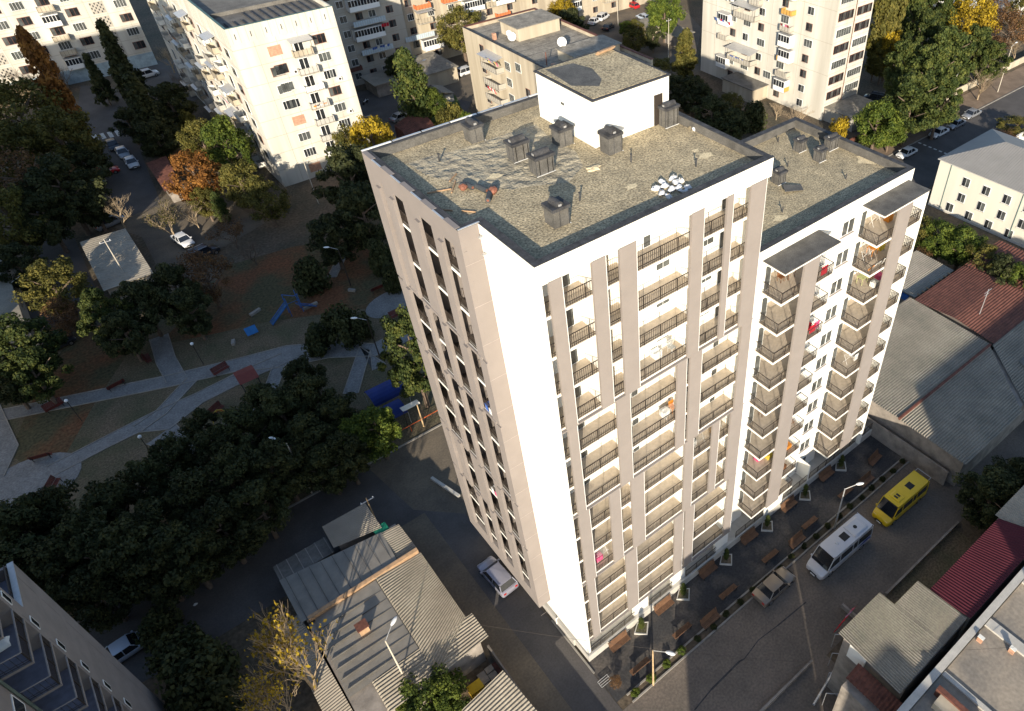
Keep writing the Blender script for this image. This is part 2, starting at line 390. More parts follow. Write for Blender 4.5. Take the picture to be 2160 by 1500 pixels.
def vent(x, y, base, w, dd, h, rz, parent):
    e = bpy.data.objects.new('ventilation_shaft', None); COL.objects.link(e)
    mb = MB(); mb.box(-w / 2, -dd / 2, 0, w / 2, dd / 2, h, BITU)
    for sx in (-1, 1):
        for t in (-0.35, 0.12, 0.4):
            mb.box(w * t, -dd / 2 - 0.012, 0.0, w * t + 0.035, -dd / 2, h, BITUD)
    mb.box(-w / 2 - 0.012, dd * 0.1, 0, -w / 2, dd * 0.1 + 0.035, h, BITUD); mb.box(-w / 2 - 0.012, -dd * 0.5, 0, -w / 2, -dd * 0.5 + 0.05, h, BITUD)
    mb.box(-w / 2 - 0.05, -dd / 2 - 0.05, 0, w / 2 + 0.05, -dd / 2 - 0.012, 0.04, PVC)
    o = mb.build('ventilation_shaft', parent, loc=(x, y, base)); o.rotation_euler = (0, 0, rz)
    bpy.data.objects.remove(e)
    c = MB(); c.box(-w / 2 - 0.08, -dd / 2 - 0.08, h, w / 2 + 0.08, dd / 2 + 0.08, h + 0.18, BITUD); c.build('shaft_cap', o)
    hd = MB(); L = w * 0.42; n = 8; rr = min(dd, 0.8) * 0.3
    vs = []
    for sx in (-L, L):
        for k in range(n + 1): a = PI * k / n; vs.append((sx, rr * math.cos(a), h + 0.18 + rr * 1.1 * math.sin(a)))
    hd.add(vs, [(k, k + 1, n + 2 + k, n + 1 + k) for k in range(n)] + [tuple(range(n + 1))[::-1], tuple(range(n + 1, 2 * n + 2))], BITUD)
    hd.box(-L - 0.03, -rr * .4, h + 0.18, -L, rr * .4, h + 0.18 + rr * .5, METALG)
    hd.build('shaft_hood', o)
    return o


RZ = 41.421
for (px, py, w, dd, h, rz) in ((1172, 483, 0.95, 1.0, 1.05, PI / 2 + 0.0), (1140, 372, 1.25, 0.85, 1.05, 0), (1090, 343, 1.15, 0.85, 1.05, 0),
                               (1184, 312, 0.95, 1.0, 1.05, PI / 2), (1287, 328, 0.95, 1.05, 1.15, PI / 2), (996, 304, 1.0, 0.9, 1.0, PI / 2)):
    p = G(px, py, RZ); vent(p.x + 0.45, p.y + 0.45, RZ - 0.02, w, dd, h, rz, T1)
p = G(1413, 268, RZ); vent(p.x + 0.2, p.y + 0.35, RZ - 0.02, 1.1, 0.7, 1.2, 0, T1)
for k, (px, py) in enumerate(((1331, 342), (1223, 424), (1468, 352), (927, 341))):
    p = G(px, py, RZ); mb = MB(); mb.tube((0, 0, -0.02), (0.02, 0, 0.5), 0.05, 0.05, BITUD, 7); mb.tube((0.02, 0, 0.5), (0.02, 0, 0.54), 0.08, 0.08, BITUD, 7); mb.build('roof_pipe', T1, loc=(p.x, p.y, RZ))
# pale patches of sand and blisters in the roofing felt
pt = MB()
for (px, py, a) in ((1332, 394, 0.5), (1490, 328, 0.6), (1468, 318, 0.3), (1045, 372, 0.5)):
    p = G(px, py, RZ); n = 14
    pt.add([(p.x + a * math.cos(2 * PI * k / n) * random.uniform(.6, 1.2), p.y + a * 0.7 * math.sin(2 * PI * k / n) * random.uniform(.6, 1.2), RZ + 0.012) for k in range(n)], [tuple(range(n))], GRAVELP)
pt.build('sand_patch', T1)
wr = MB(); GRAVW = mat('wrinkled_felt', (0.40, 0.35, 0.25), 1.0, 0.2, 1.1, col2=(0.25, 0.22, 0.165), fine=0.35, fscale=9, bump=0.35, bscale=1.6)
P_ = [G(a_, b_, RZ + .004) for a_, b_ in ((905, 330), (960, 318), (1045, 290), (1130, 262), (1160, 290), (1215, 320), (1230, 350), (1200, 385), (1130, 392), (1080, 400), (1010, 392), (960, 385), (900, 370), (860, 345))]
P_ = P_[::-1]; wr.add(P_, [tuple(range(len(P_)))], GRAVW)
wr.build('wrinkled_felt', T1)

# ================================================================ the lower block beside it
T2 = thing('apartment_block', 'lower white apartment block with corner balconies joined to the right of the tall tower', 'building')
WY = 1.5; TX0, TX1 = 17.1, 37.45
w2 = MB()
w2.box(TX0, 2.7, 0.9, TX1, 14.45, 32.7, WHITE)
for (a, b) in ((TX0, 20.35), (24.9, 31.6), (36.6, TX1)): w2.box(a, WY, 0.9, b, 2.7, 32.7, WHITE)
w2.box(20.35, WY, 32.0, 24.9, 2.7, 32.7, WHITE); w2.box(31.6, WY, 32.0, 36.6, 2.7, 32.7, WHITE)
w2.box(TX0, WY, 32.7, TX1, WY + 0.35, 33.55, WHITE); w2.box(TX1 - 0.35, WY + 0.35, 32.7, TX1, 14.45, 33.55, WHITE); w2.box(TX0, 14.1, 32.7, TX1 - 0.35, 14.45, 33.55, WHITE)
w2.box(36.85, -0.45, 0.9, 37.1, WY, 32.55, WHITE)
w2.build('wall', T2)
r2 = MB(); r2.box(TX0, WY + 0.35, 32.7, TX1 - 0.35, 14.1, 32.8, GRAVEL); r2.build('roof_deck', T2)
q2 = MB(); q2.box(TX0, WY + .35, 32.8, TX1 - .35, WY + .45, 33.56, BITU); q2.box(TX1 - .45, WY + .45, 32.8, TX1 - .35, 14.0, 33.56, BITU); q2.box(TX0, 14.0, 32.8, TX1 - .35, 14.1, 33.56, BITU); q2.build('parapet_lining', T2)
q2 = MB(); q2.box(TX0 + .26, WY - .012, 33.56, TX1 + .012, WY + .47, 33.6, BITUD); q2.box(TX1 - .47, WY + .47, 33.56, TX1 + .012, 13.98, 33.6, BITUD); q2.box(TX0 + .26, 13.98, 33.56, TX1 + .012, 14.47, 33.6, BITUD); q2.build('parapet_coping', T2)
p2 = MB(); p2.box(17.6, -0.12, 0, 40.2, 2.7, 0.9, PLINTH); p2.box(17.6, -0.15, 0.9, 40.2, 0.1, 1.0, PLINTH); p2.box(17.6, 2.7, 0, 37.5, 14.4, 0.9, PLINTH); p2.build('plinth', T2)
railing(18.0, 0.0, 28.6, 0.0, 1.0).build('terrace_railing', T2); railing(29.0, 0.0, 40.1, 0.0, 1.0).build('terrace_railing', T2)
tw = MB(); tw.box(28.6, -0.05, 0.9, 28.75, 1.5, 3.4, WHITE); tw.box(22.0, -0.1, 0.9, 24.6, 0.1, 2.4, WHITE2); tw.build('terrace_wall', T2)
for (a, b) in ((19.3, 25.35), (30.8, 36.8)):
    c = MB(); c.box(a, -0.6, 32.45, b, WY, 32.62, WHITE); c.box(a - 0.05, -0.65, 32.62, b + 0.05, WY - 0.01, 32.70, BITU); c.build('balcony_canopy', T2)
for (a, b) in ((21.45, 23.15), (32.85, 34.65)):
    c = MB(); c.box(a, -0.62, 3.3, b, -0.45, 32.45, BEIGE); c.build('facade_strip', T2)
CB = None
for ci, (a, b, ra, rb) in enumerate(((19.5, 25.4, 20.35, 24.9), (30.9, 36.85, 31.6, 36.6))):
    for k in range(10):
        z = zf(k + 3)
        if CB is None or ci == 1 and k == 0:
            mb = MB(); mb.box(a, -0.45, -0.18, b, WY, 0, WHITE); mb.box(ra, WY, -0.18, rb, 2.7, 0, WHITE)
            mb.box(a + .03, -0.42, 0, b - .03, WY, 0.012, FLOORB); mb.box(ra, WY, 0, rb, 2.69, 0.0125, FLOORB)
            CB = mb.build('corner_balcony', T2, loc=(0, 0, z))
            rr_ = railing(a + .05, -0.4, b - .05, -0.4, 0.01); 
            for (xx) in (a + .05, b - .05):
                t_ = railing(xx, -0.4, xx, WY - 0.02, 0.01); rr_.add(t_.v, t_.f, IRON)
            rr_.build('railing', CB)
            dd_ = MB(); dd_.box(ra - 0.72, 1.46, 0.03, ra - .06, 1.52, 2.3, PVC); dd_.box(ra - 0.67, 1.44, 0.08, ra - .11, 1.465, 2.25, GLASSG); dd_.build('door', CB)
            ww_ = MB(); ww_.box(ra + .7, 2.62, 1.15, ra + 1.2, 2.72, 2.3, PVC); ww_.box(ra + .75, 2.6, 1.2, ra + 1.15, 2.625, 2.25, GLASSG); ww_.box(ra + .6, 2.5, 1.05, ra + 1.3, 2.7, 1.1, SOFF); ww_.build('window', CB)
            w3 = MB(); w3.box(rb - 0.03, 1.6, 0.05, rb + 0.02, 2.5, 2.2, SOFF); w3.box(rb - 0.04, 1.66, 0.1, rb - 0.02, 2.44, 2.1, GLASSG); w3.build('window', CB)
        else: part(CB, T2, (0, 0, z))
ww = MB(); ww.box(0, -0.03, 0, 1.5, 0.04, 1.35, PVC); ww.box(0.06, -0.045, 0.06, 0.68, -0.028, 1.29, GLASSG); ww.box(0.82, -0.045, 0.06, 1.44, -0.028, 1.29, GLASSG); ww.box(-0.1, -0.14, -0.09, 1.6, 0.02, -0.03, SOFF)
WW = None
for k in range(11):
    z = zf(k + 3) + 0.95
    if WW is None: WW = ww.build('window', T2, loc=(28.5, WY, z))
    else: part(WW, T2, (28.5, WY, z))
sw = MB(); sw.box(0, -0.03, 0, 0.5, 0.04, 1.3, PVC); sw.box(0.06, -0.045, 0.06, 0.44, -0.028, 1.24, GLASSG); sw.box(-0.1, -0.14, -0.09, 0.6, 0.02, -0.03, SOFF)
SW = sw.build('side_window', T2, loc=(17.5, WY, zf(3) + 0.9))
for k in range(1, 10): part(SW, T2, (17.5, WY, zf(k + 3) + 0.9))
A2 = part(AC0, T2, (26.2, WY, zf(3) + 1.5)); 
for (x, k) in ((25.9, 4), (26.0, 7)): part(AC0, T2, (x, WY, zf(k + 3) + 1.3))
R2 = 32.8
for (px, py, w, dd, h, rz) in ((1686, 322, 0.85, 0.75, 0.95, 0), (1728, 343, 0.8, 0.75, 0.95, 0), (1752, 318, 1.15, 0.7, 1.0, 0), (1641, 390, 0.85, 0.85, 0.95, 0)):
    p = G(px, py, R2); vent(p.x + 0.35, p.y + 0.3, R2 - 0.01, w, dd, h, rz, T2)
for (px, py) in ((1641, 300), (1661, 352), (1784, 378), (1650, 448)):
    p = G(px, py, R2); mb = MB(); mb.tube((0, 0, -0.02), (0.02, 0, 0.5), 0.05, 0.05, BITUD, 7); mb.tube((0, 0, 0.3), (-0.2, 0, 0.42), 0.03, 0.03, BITUD, 5); mb.build('roof_pipe', T2, loc=(p.x, p.y, R2))
pt = MB()
for (px, py, a) in ((1830, 335, 1.6), (1645, 460, 0.7)):
    p = G(px, py, R2); n = 16
    pt.add([(p.x + a * math.cos(2 * PI * k / n) * random.uniform(.6, 1.2), p.y + a * 0.6 * math.sin(2 * PI * k / n) * random.uniform(.6, 1.2), R2 + 0.008) for k in range(n)], [tuple(range(n))], GRAVELP)
pt.build('sand_patch', T2)
# ================================================================ ground, roads, park
SOIL = mat('ground_soil', (0.13, 0.095, 0.065), 1, 0.3, 0.15, col2=(0.07, 0.064, 0.045), fine=0.35, fscale=2.5, bump=0.05, bscale=3)
LEAFY = mat('leaf_litter', (0.15, 0.065, 0.03), 1, 0.3, 0.12, col2=(0.075, 0.068, 0.035), fine=0.4, fscale=3, lo=0.42, hi=0.6, bump=0.04, bscale=4)
GRASSD = mat('park_grass', (0.085, 0.08, 0.045), 1, 0.3, 0.3, col2=(0.14, 0.105, 0.068), fine=0.4, fscale=5, bump=0.04, bscale=6)
GRASSG = mat('green_grass', (0.05, 0.11, 0.02), 1, 0.3, 0.5, col2=(0.06, 0.07, 0.03), fine=0.4, fscale=5, bump=0.05, bscale=6)
ASPH = mat('street_asphalt', (0.175, 0.142, 0.115), 0.95, 0.2, 0.22, col2=(0.115, 0.098, 0.082), fine=0.2, fscale=5, bump=0.02, bscale=4)
ASPHN = mat('new_asphalt', (0.15, 0.125, 0.10), 0.9, 0.3, 0.3, col2=(0.045, 0.044, 0.045), fine=0.25, fscale=5, lo=0.48, hi=0.75)
ASPHB = mat('dark_road_asphalt', (0.085, 0.078, 0.074), 0.9, 0.15, 0.3, fine=0.12, fscale=6)
TRACK = mat('dusty_lane', (0.16, 0.13, 0.095), 1, 0.2, 0.25, col2=(0.10, 0.085, 0.068), fine=0.15, fscale=5)
PAVE = mat('park_paving', (0.19, 0.188, 0.182), 0.9, 0.12, 0.8, fine=0.25, fscale=5)
KERB = mat('kerb_concrete', (0.26, 0.24, 0.21), 0.9, 0.15, 1)
PAINTW = mat('road_paint', (0.5, 0.5, 0.47), 0.9, 0.2, 2)
g_ = MB(); g_.box(-700, -500, -0.5, 1100, 1100, 0, SOIL); struct('ground', g_)


def flat(name, x0, y0, x1, y1, z, m):
    mb = MB(); mb.add([(x0, y0, z), (x1, y0, z), (x1, y1, z), (x0, y1, z)], [(0, 1, 2, 3)], m); return struct(name, mb)


flat('street', -9, -13.2, 75, -5.2, 0.012, ASPH)
flat('street', -60, -60, 16, -13.2, 0.008, ASPH)
flat('forecourt', -0.4, -4.35, 42.5, 0, 0.016, ASPHN)
flat('planting_strip', 0.6, -5.15, 41, -4.55, 0.03, SOIL)
flat('lane', -3.6, -5.2, -0.45, 23.5, 0.02, ASPHB)
flat('lane', -6.7, -5.2, -3.6, 23.5, 0.016, TRACK)
flat('cross_road', -75, 23.5, 16, 33.2, 0.02, ASPHB)
mb = MB(); mb.add([(-4.3, 24.6, .028), (2.5, 17.5, .028), (16, 18, .028), (16, 33.1, .028), (-5.5, 33.1, .028)], [(0, 1, 2, 3, 4)], TRACK); struct('lane', mb)
flat('dirt_verge', -0.45, 5.4, -0.28, 17, 0.024, TRACK)
for (x0, y0, x1, y1, h) in ((0.6, -4.55, 41, -4.4, 0.14), (0.6, -5.3, 41, -5.15, 0.14), (-60, 33.2, 16, 33.4, 0.15), (-0.45, -1.2, -0.3, 5.2, 0.1)):
    mb = MB(); mb.box(x0, y0, 0, x1, y1, h, KERB); struct('kerb', mb)
# park
flat('park_ground', -75, 33.4, 30, 80, 0.01, GRASSD)
mb = sheet('leaf_ground', [(480, 560), (620, 520), (760, 500), (880, 560), (860, 640), (700, 660), (560, 680), (470, 700), (330, 730), (420, 640)], 0.014, LEAFY); struct('leaf_ground', mb)
mb = sheet('leaf_ground', [(130, 740), (250, 660), (300, 700), (200, 850), (110, 1010), (20, 960), (60, 860)], 0.0145, LEAFY); struct('leaf_ground', mb)


def path(name, pts, w, z, m, closed=False):
    P = [G(a, b, z) for a, b in pts]; mb = MB(); vs = []
    for i, p in enumerate(P):
        t = (P[min(i + 1, len(P) - 1)] - P[max(i - 1, 0)]); t.z = 0; t.normalize(); n = Vector((-t.y, t.x, 0)); ww = w[i] if isinstance(w, (list, tuple)) else w
        vs += [p - n * ww / 2, p + n * ww / 2]
    fs = [(2 * i, 2 * i + 2, 2 * i + 3, 2 * i + 1) for i in range(len(P) - 1)]
    a = (vs[2] - vs[0]).cross(vs[1] - vs[0])
    if a.z < 0: fs = [f_[::-1] for f_ in fs]
    mb.add(vs, fs, m); struct(name, mb)
    for s_ in (0, 1):                                               # pale stone edging
        e = MB()
        for i in range(len(P) - 1):
            a_, b_ = vs[2 * i + s_], vs[2 * i + 2 + s_]; e.tube(a_ + Vector((0, 0, .02)), b_ + Vector((0, 0, .02)), 0.07, 0.07, KERB, 4, False)
        struct('path_edging', e)


def blob(name, cx, cy, rx, ry, z, m, n=24):
    p = G(cx, cy, z); mb = MB(); mb.add([(p.x + rx * math.cos(2 * PI * k / n), p.y + ry * math.sin(2 * PI * k / n), z) for k in range(n)], [tuple(range(n))], m); return struct(name, mb)


path('park_path', [(-40, 885), (130, 850), (360, 803), (500, 770), (600, 752), (700, 738), (790, 738), (870, 700)], [2.1, 2.1, 2.3, 2.5, 4.2, 3.0, 2.6, 2.6], 0.030, PAVE)
path('park_path', [(105, 995), (220, 935), (290, 900), (345, 885), (420, 840), (520, 790), (600, 755)], [2.0, 2.0, 2.2, 4.2, 2.2, 2.2, 2.2], 0.034, PAVE)
path('park_path', [(335, 710), (350, 760), (372, 800)], 2.2, 0.038, PAVE)
path('park_path', [(290, 905), (340, 870), (405, 800)], 1.5, 0.042, PAVE)
path('park_path', [(340, 915), (400, 950), (470, 905), (560, 850), (590, 770)], [3.5, 2.6, 1.6, 1.6, 1.6], 0.046, PAVE)
path('park_path', [(730, 525), (700, 585)], 1.3, 0.03, PAVE)
path('park_path', [(-30, 860), (10, 950), (-20, 1010)], 2.6, 0.05, PAVE)
path('park_path', [(800, 775), (770, 735), (740, 830)], 1.8, 0.052, PAVE)
blob('park_plaza', 840, 635, 4.6, 3.0, 0.028, PAVE); blob('park_plaza', 55, 1025, 5.2, 4.2, 0.054, PAVE)
# yards and roads further off
mb = sheet('yard_road', [(170, 180), (330, 190), (300, 330), (340, 430), (240, 470), (150, 420), (140, 330), (160, 260)], 0.02, ASPHB); struct('yard_road', mb)
mb = sheet('yard_road', [(60, 430), (125, 425), (215, 640), (-60, 760), (-60, 700), (90, 640)], 0.02, ASPHB); struct('yard_road', mb)
mb = sheet('yard_road', [(240, 140), (380, 120), (430, 200), (330, 260), (250, 200)], 0.024, ASPHB); struct('yard_road', mb)
mb = sheet('yard_ground', [(330, 425), (400, 380), (560, 470), (430, 545), (370, 610), (330, 560), (300, 500), (240, 480)], 0.016, TRACK); struct('yard_ground', mb)
for k in range(5):
    p = G(185 + k * 16, 293 - k * 3, 0.03); mb = MB(); mb.box(p.x - .35, p.y - 1.5, 0.03, p.x + .35, p.y + 1.5, 0.034, PAINTW); struct('road_marking', mb)
mb = sheet('back_yard', [(690, 210), (860, 170), (960, 110), (1000, 200), (960, 300), (760, 330), (700, 300)], 0.02, ASPHB); struct('back_yard', mb)
mb = sheet('back_yard', [(930, 120), (990, 100), (1010, 220), (900, 190)], 0.026, TRACK); struct('back_yard', mb)
mb = sheet('back_lawn', [(880, 235), (960, 200), (990, 260), (840, 300)], 0.03, GRASSG); struct('back_lawn', mb)
for (a, b, c_, d_) in ((745, 175, 762, 172), (765, 213, 777, 210), (770, 247, 783, 243)):
    p = G(a, b, .03); q = G(c_, d_, .03); mb = MB(); mb.tube(p, q, .12, .12, PAINTW, 4); struct('road_marking', mb)
mb = sheet('back_yard', [(1210, 30), (1400, -30), (1480, 60), (1460, 150), (1330, 100), (1240, 90)], 0.02, TRACK); struct('back_yard', mb)
flat('far_road', 70, 27.5, 320, 38.6, 0.02, ASPHB)
flat('pavement', 70, 38.8, 320, 44.5, 0.06, mat('dusty_pavement', (0.19, 0.14, 0.10), 1, 0.2, 0.4, fine=0.2))
mb = MB(); mb.box(70, 38.6, 0, 320, 38.8, 0.14, KERB); struct('kerb', mb)
for k in range(8): mb = MB(); mb.box(105.2, 30 + k * 1.1, 0.024, 105.6, 30.6 + k * 1.1, 0.028, PAINTW); struct('road_marking', mb)
mb = MB(); mb.add([(41, -14, .01), (80, -14, .01), (80, 0, .01), (41, 0, .01)], [(0, 1, 2, 3)], ASPHB); struct('side_road', mb)
# tar lines on the street
tr_ = MB()
pts = [(1465, 1498), (1500, 1455), (1560, 1395), (1570, 1390), (1600, 1350), (1640, 1320), (1700, 1270)]
P = [G(a, b, 0.018) for a, b in pts]
for i in range(len(P) - 1):
    a, b = P[i], P[i + 1]; n = (b - a).normalized().cross(Vector((0, 0, 1))) * random.uniform(.04, .12); tr_.add([a - n, b - n, b + n, a + n], [(0, 1, 2, 3)], BITUD)
struct('tar_seam', tr_)
DUST = mat('dry_dust', (0.17, 0.15, 0.13), 1, 0.2, 0.6, fine=0.3)
# ================================================================ the older blocks around
OLDW = mat('old_cream_panel', (0.58, 0.555, 0.49), 0.95, 0.12, 0.35, col2=(0.43, 0.40, 0.34), streak=True)
OLDC = mat('old_grey_panel', (0.42, 0.39, 0.33), 0.95, 0.15, 0.5, col2=(0.37, 0.34, 0.29), streak=True)
OLDT = mat('old_tan_wall', (0.48, 0.42, 0.32), 0.95, 0.15, 0.45, col2=(0.32, 0.27, 0.20), streak=True)
CREAM = mat('cream_wall', (0.56, 0.53, 0.45), 0.9, 0.05, 0.4, streak=True)
JOINT = mat('joint_mortar', (0.33, 0.29, 0.23), 0.95, 0.1)
ROOFG = mat('old_roof_felt', (0.14, 0.13, 0.115), 0.9, 0.25, 0.5, fine=0.15, fscale=5)
ROOFT = mat('tan_roof_felt', (0.24, 0.215, 0.175), 0.95, 0.25, 0.7, fine=0.2, fscale=3)
BRICK = mat('infill_brick', (0.42, 0.24, 0.16), 0.9, 0.2, 3)
RUST = mat('rusty_sheet', (0.125, 0.05, 0.035), 0.8, 0.25, 1.0, fine=0.2, fscale=4)
ORNG = mat('orange_board', (0.55, 0.16, 0.06), 0.8, 0.1)
BLUEP = mat('blue_paint', (0.03, 0.12, 0.36), 0.6, 0.1)


def win_mesh(w, h, n, frame, glass=GLASS, out=0.06):
    mb = MB(); mb.box(0, -out, 0, w, 0.02, h, frame); s_ = (w - 0.06 * (n + 1)) / n
    for i in range(n): x = 0.06 + i * (s_ + 0.06); mb.box(x, -out - 0.02, 0.07, x + s_, -out + 0.001, h - 0.07, glass if (i + n) % 3 else GLASSG)
    mb.box(-0.06, -0.16, -0.1, w + 0.06, 0, -0.03, OLDW)
    return mb


def put(proto, par, x, y, z, left=False):
    return part(proto, par, (x, y, z), -PI / 2 if left else 0)


def balcony_mesh(w, d_, pm, kind=0):
    mb = MB(); mb.box(0, -d_, -0.12, w, 0, 0, OLDC)
    if kind == 3:
        mb.box(0, -d_, 0, w, -d_ + 0.05, 2.3, PVC); n = int(w / 0.6)
        for i in range(n): mb.box(w * i / n + .06, -d_ - 0.02, 0.95, w * (i + 1) / n - .04, -d_ + .01, 2.1, GLASS)
        mb.box(0, -d_, 0, 0.05, 0, 2.3, PVC); mb.box(w - 0.05, -d_, 0, w, 0, 2.3, PVC); mb.box(-.1, -d_ - .1, 2.3, w + .1, 0, 2.36, METALG)
        return mb
    mb.box(0, -d_, 0.08, w, -d_ + 0.05, 0.95, pm); mb.box(0, -d_, 0.08, 0.05, 0, 0.95, pm); mb.box(w - 0.05, -d_, 0.08, w, 0, 0.95, pm)
    for i in range(int(w / 0.7) + 1): mb.box(i * 0.7 - .02, -d_ - 0.03, 0, i * 0.7 + .02, -d_, 1.05, IRON)
    if kind == 1:
        for sx in (0.03, w - 0.08): mb.box(sx, -d_, 0.9, sx + .05, -d_ + .05, 2.4, IRON)
        mb.add([(-.2, -d_ - .5, 2.3), (w + .2, -d_ - .5, 2.3), (w + .2, 0, 2.7), (-.2, 0, 2.7), (-.2, -d_ - .5, 2.36), (w + .2, -d_ - .5, 2.36), (w + .2, 0, 2.76), (-.2, 0, 2.76)], [(0, 3, 2, 1), (4, 5, 6, 7), (0, 1, 5, 4), (1, 2, 6, 5), (2, 3, 7, 6), (3, 0, 4, 7)], METALG)
    return mb


def joints(par, x0, x1, y, z0, z1, dz, dx, left=False):
    mb = MB()
    for k in range(1, int((z1 - z0) / dz) + 1):
        z = z0 + k * dz
        if left: mb.box(y - 0.012, x0, z - .03, y, x1, z + .03, JOINT)
        else: mb.box(x0, y - 0.012, z - .03, x1, y, z + .03, JOINT)
    n = int((x1 - x0) / dx)
    for k in range(1, n + 1):
        x = x0 + k * dx
        if x > x1 - .2: continue
        if left: mb.box(y - 0.014, x - .025, z0, y - .001, x + .025, z1, JOINT)
        else: mb.box(x - .025, y - 0.014, z0, x + .025, y - .001, z1, JOINT)
    mb.build('panel_joint', par)


# --- white panel block at the upper left (its sunlit end faces the camera)
A = thing('panel_block', 'tall cream panel block at upper left with open balconies and a dark ribbed flat roof', 'building', (9.94, 100.2, 0))
AW, AD, AH = 16.4, 62.0, 26.2
mb = MB(); mb.box(0, 0, 0, AW, AD, AH - 0.9, OLDW); mb.box(0, 0, AH - 0.9, AW, .25, AH, OLDW); mb.box(0, .25, AH - .9, .25, AD, AH, OLDW); mb.box(AW - .25, .25, AH - .9, AW, AD, AH, OLDW)
mb.build('wall', A)
mb = MB(); mb.box(.25, .25, AH - .9, AW - .25, AD, AH - .75, ROOFG)
mb.build('roof_deck', A)
mb = MB()
for k in range(12): mb.box(1.2 + k * 1.25, 0.6, AH - .75, 1.3 + k * 1.25, 8.5 if k > 2 else 5, AH - .5, BITUD)
mb.box(.25, 9.4, AH - .75, AW - .25, 9.7, AH - .2, ROOFG); mb.box(-.05, -.05, AH, AW + .05, .3, AH + .05, mat('teal_flashing', (0.07, 0.13, 0.12), .6)); mb.box(-.05, .3, AH, .3, AD, AH + .05, MATS['teal_flashing'])
mb.build('roof_rib', A)
joints(A, 0, AW, 0, 0.2, AH - 2.5, 2.85, 3.3); joints(A, 0, AD, 0, 0.2, AH - 2.5, 2.85, 3.2, True)
mb = MB()
for k in range(14): mb.box(.5 + k * 1.15, -.014, AH - 2.3, .54 + k * 1.15, 0, AH, JOINT)
for k in range(14): mb.box(1.0 + k * 1.15, -.02, AH - 1.7, 1.12 + k * 1.15, -.002, AH - .9, BITUD) if k % 2 == 0 else None
for k in range(50): mb.box(-.014, .5 + k * 1.15, AH - 2.3, 0, .54 + k * 1.15, AH, JOINT)
mb.box(-.03, -.03, AH - 2.45, AW, -.0, AH - 2.3, OLDW); mb.box(-.03, -.03, AH - 2.45, 0, AD, AH - 2.3, OLDW); mb.build('attic_panel', A)
F3 = [(PVC, GLASS), (WOODW, GLASS), (PVC, GLASSG)]
wp = []
for k, (fr, gl) in enumerate(F3):
    o = win_mesh(2.0, 1.45, 3 + (k == 0), fr, gl).build('window', A, loc=(4.3, 0, 20.8)); wp.append(o)
wp[1].location = (4.3, 0, 20.8 - 2.85); wp[2].location = (4.3, 0, 20.8 - 5.7)
bm = MB(); bm.box(0, -.05, 0, 2.0, .02, 1.5, BRICK); bm.box(-.06, -.1, -.08, 2.06, 0, 0, OLDW)
bo = bm.build('bricked_window', A, loc=(4.9, 0, 21.0)); wp[0].location = (4.3, 0, 18.2 - 2.85 * 2)
for fl in range(8):
    z = 21.0 - fl * 2.85
    if fl == 0: pass
    elif fl in (4, 7): put(bo, A, 4.9, 0, z)
    else: put(wp[fl % 3], A, 4.9, 0, z)
    put(wp[(fl + 1) % 3], A, 12.0, 0, z + 0.2)
dm = MB(); dm.box(0, -.06, 0, 1.5, .02, 2.2, PVC); dm.box(.08, -.08, .1, .7, -.05, 2.1, GLASS); dm.box(.8, -.08, .1, 1.4, -.05, 2.1, GLASS)
do = dm.build('balcony_door', A, loc=(8.8, 0, 21.0 - .6))
bal = [balcony_mesh(3.1, 1.1, PLINTH, 0), balcony_mesh(3.1, 1.1, OLDT, 1), balcony_mesh(3.1, 1.1, WHITE2, 0)]
bl = [m.build('balcony', A, loc=(8.2, 0, 20.3 - i * 2.85)) for i, m in enumerate(bal)]
bl[0].location = (8.2, 0, 20.3 - 2.85); bl[1].location = (8.2, 0, 20.3)
for fl in range(1, 8):
    put(do, A, 8.8, 0, 20.4 - fl * 2.85)
    if fl > 2: put(bl[0 if fl != 6 else 2], A, 8.2, 0, 20.3 - fl * 2.85)
for (x, fl) in ((7.7, 1), (14.2, 2), (14.4, 4), (14.4, 5)):
    put(AC0, A, x, 0, 21.0 - fl * 2.85 - .4)
n = 0
for fl in range(8):
    z = 21.0 - fl * 2.85
    for k, y in enumerate((5, 9.5, 14.5, 19, 24, 28.5, 34, 39, 45, 51, 57)):
        n += 1
        if (fl + k) % 4 == 3:
            if n < 75: put(do, A, 0, y, z - .6, True)
        elif n < 92: put(wp[(fl * 2 + k) % 3], A, 0, y, z, True)
        if k in (1, 2, 4, 6, 7, 9) and (fl * 3 + k) % 7 != 0: put(bl[(fl + k) % 3], A, 0, y + 2.6, z - .7, True)

# --- long block at the top left
B = thing('long_block', 'five storey cream block along the top left edge with pierced stair screens', 'building', (-44, 176.0, 0))
mb = MB(); mb.box(0, 0, 0, 52.5, 12, 20, OLDW); mb.build('wall', B); joints(B, 0, 52.5, 0, 0.3, 19, 2.95, 3.4)
mb = MB(); mb.box(-.2, -.2, 20, 52.7, 12.2, 20.3, ROOFG); mb.build('roof_deck', B)
mb = MB(); mb.box(0, -.06, 0, 52.5, 0, 2.9, mat('blue_grey_paint', (0.30, 0.38, 0.42), .9, .2, 1)); mb.build('ground_floor_wall', B)
wb = [win_mesh(2.3, 1.6, 3, WOODW).build('window', B, loc=(1, 0, 4.3)), win_mesh(2.3, 1.6, 4, PVC, GLASSG).build('window', B, loc=(1, 0, 7.3))]
sm = MB(); sm.box(0, -.05, 0, 2.6, .02, 2.3, OLDC)
for i in range(6):
    for j in range(5):
        if (i + j) % 2 == 0: sm.box(.15 + i * .4, -.08, .12 + j * .43, .38 + i * .4, -.05, .48 + j * .43, BITUD)
so_ = sm.build('stair_screen', B, loc=(24.3, 0, 3.6))
bb = balcony_mesh(3.0, 1.2, OLDT, 0).build('balcony', B, loc=(9.5, 0, 6.3)); bb2 = balcony_mesh(3.0, 1.2, PVC, 3).build('balcony', B, loc=(16.5, 0, 3.3 + 2.95 * 2))
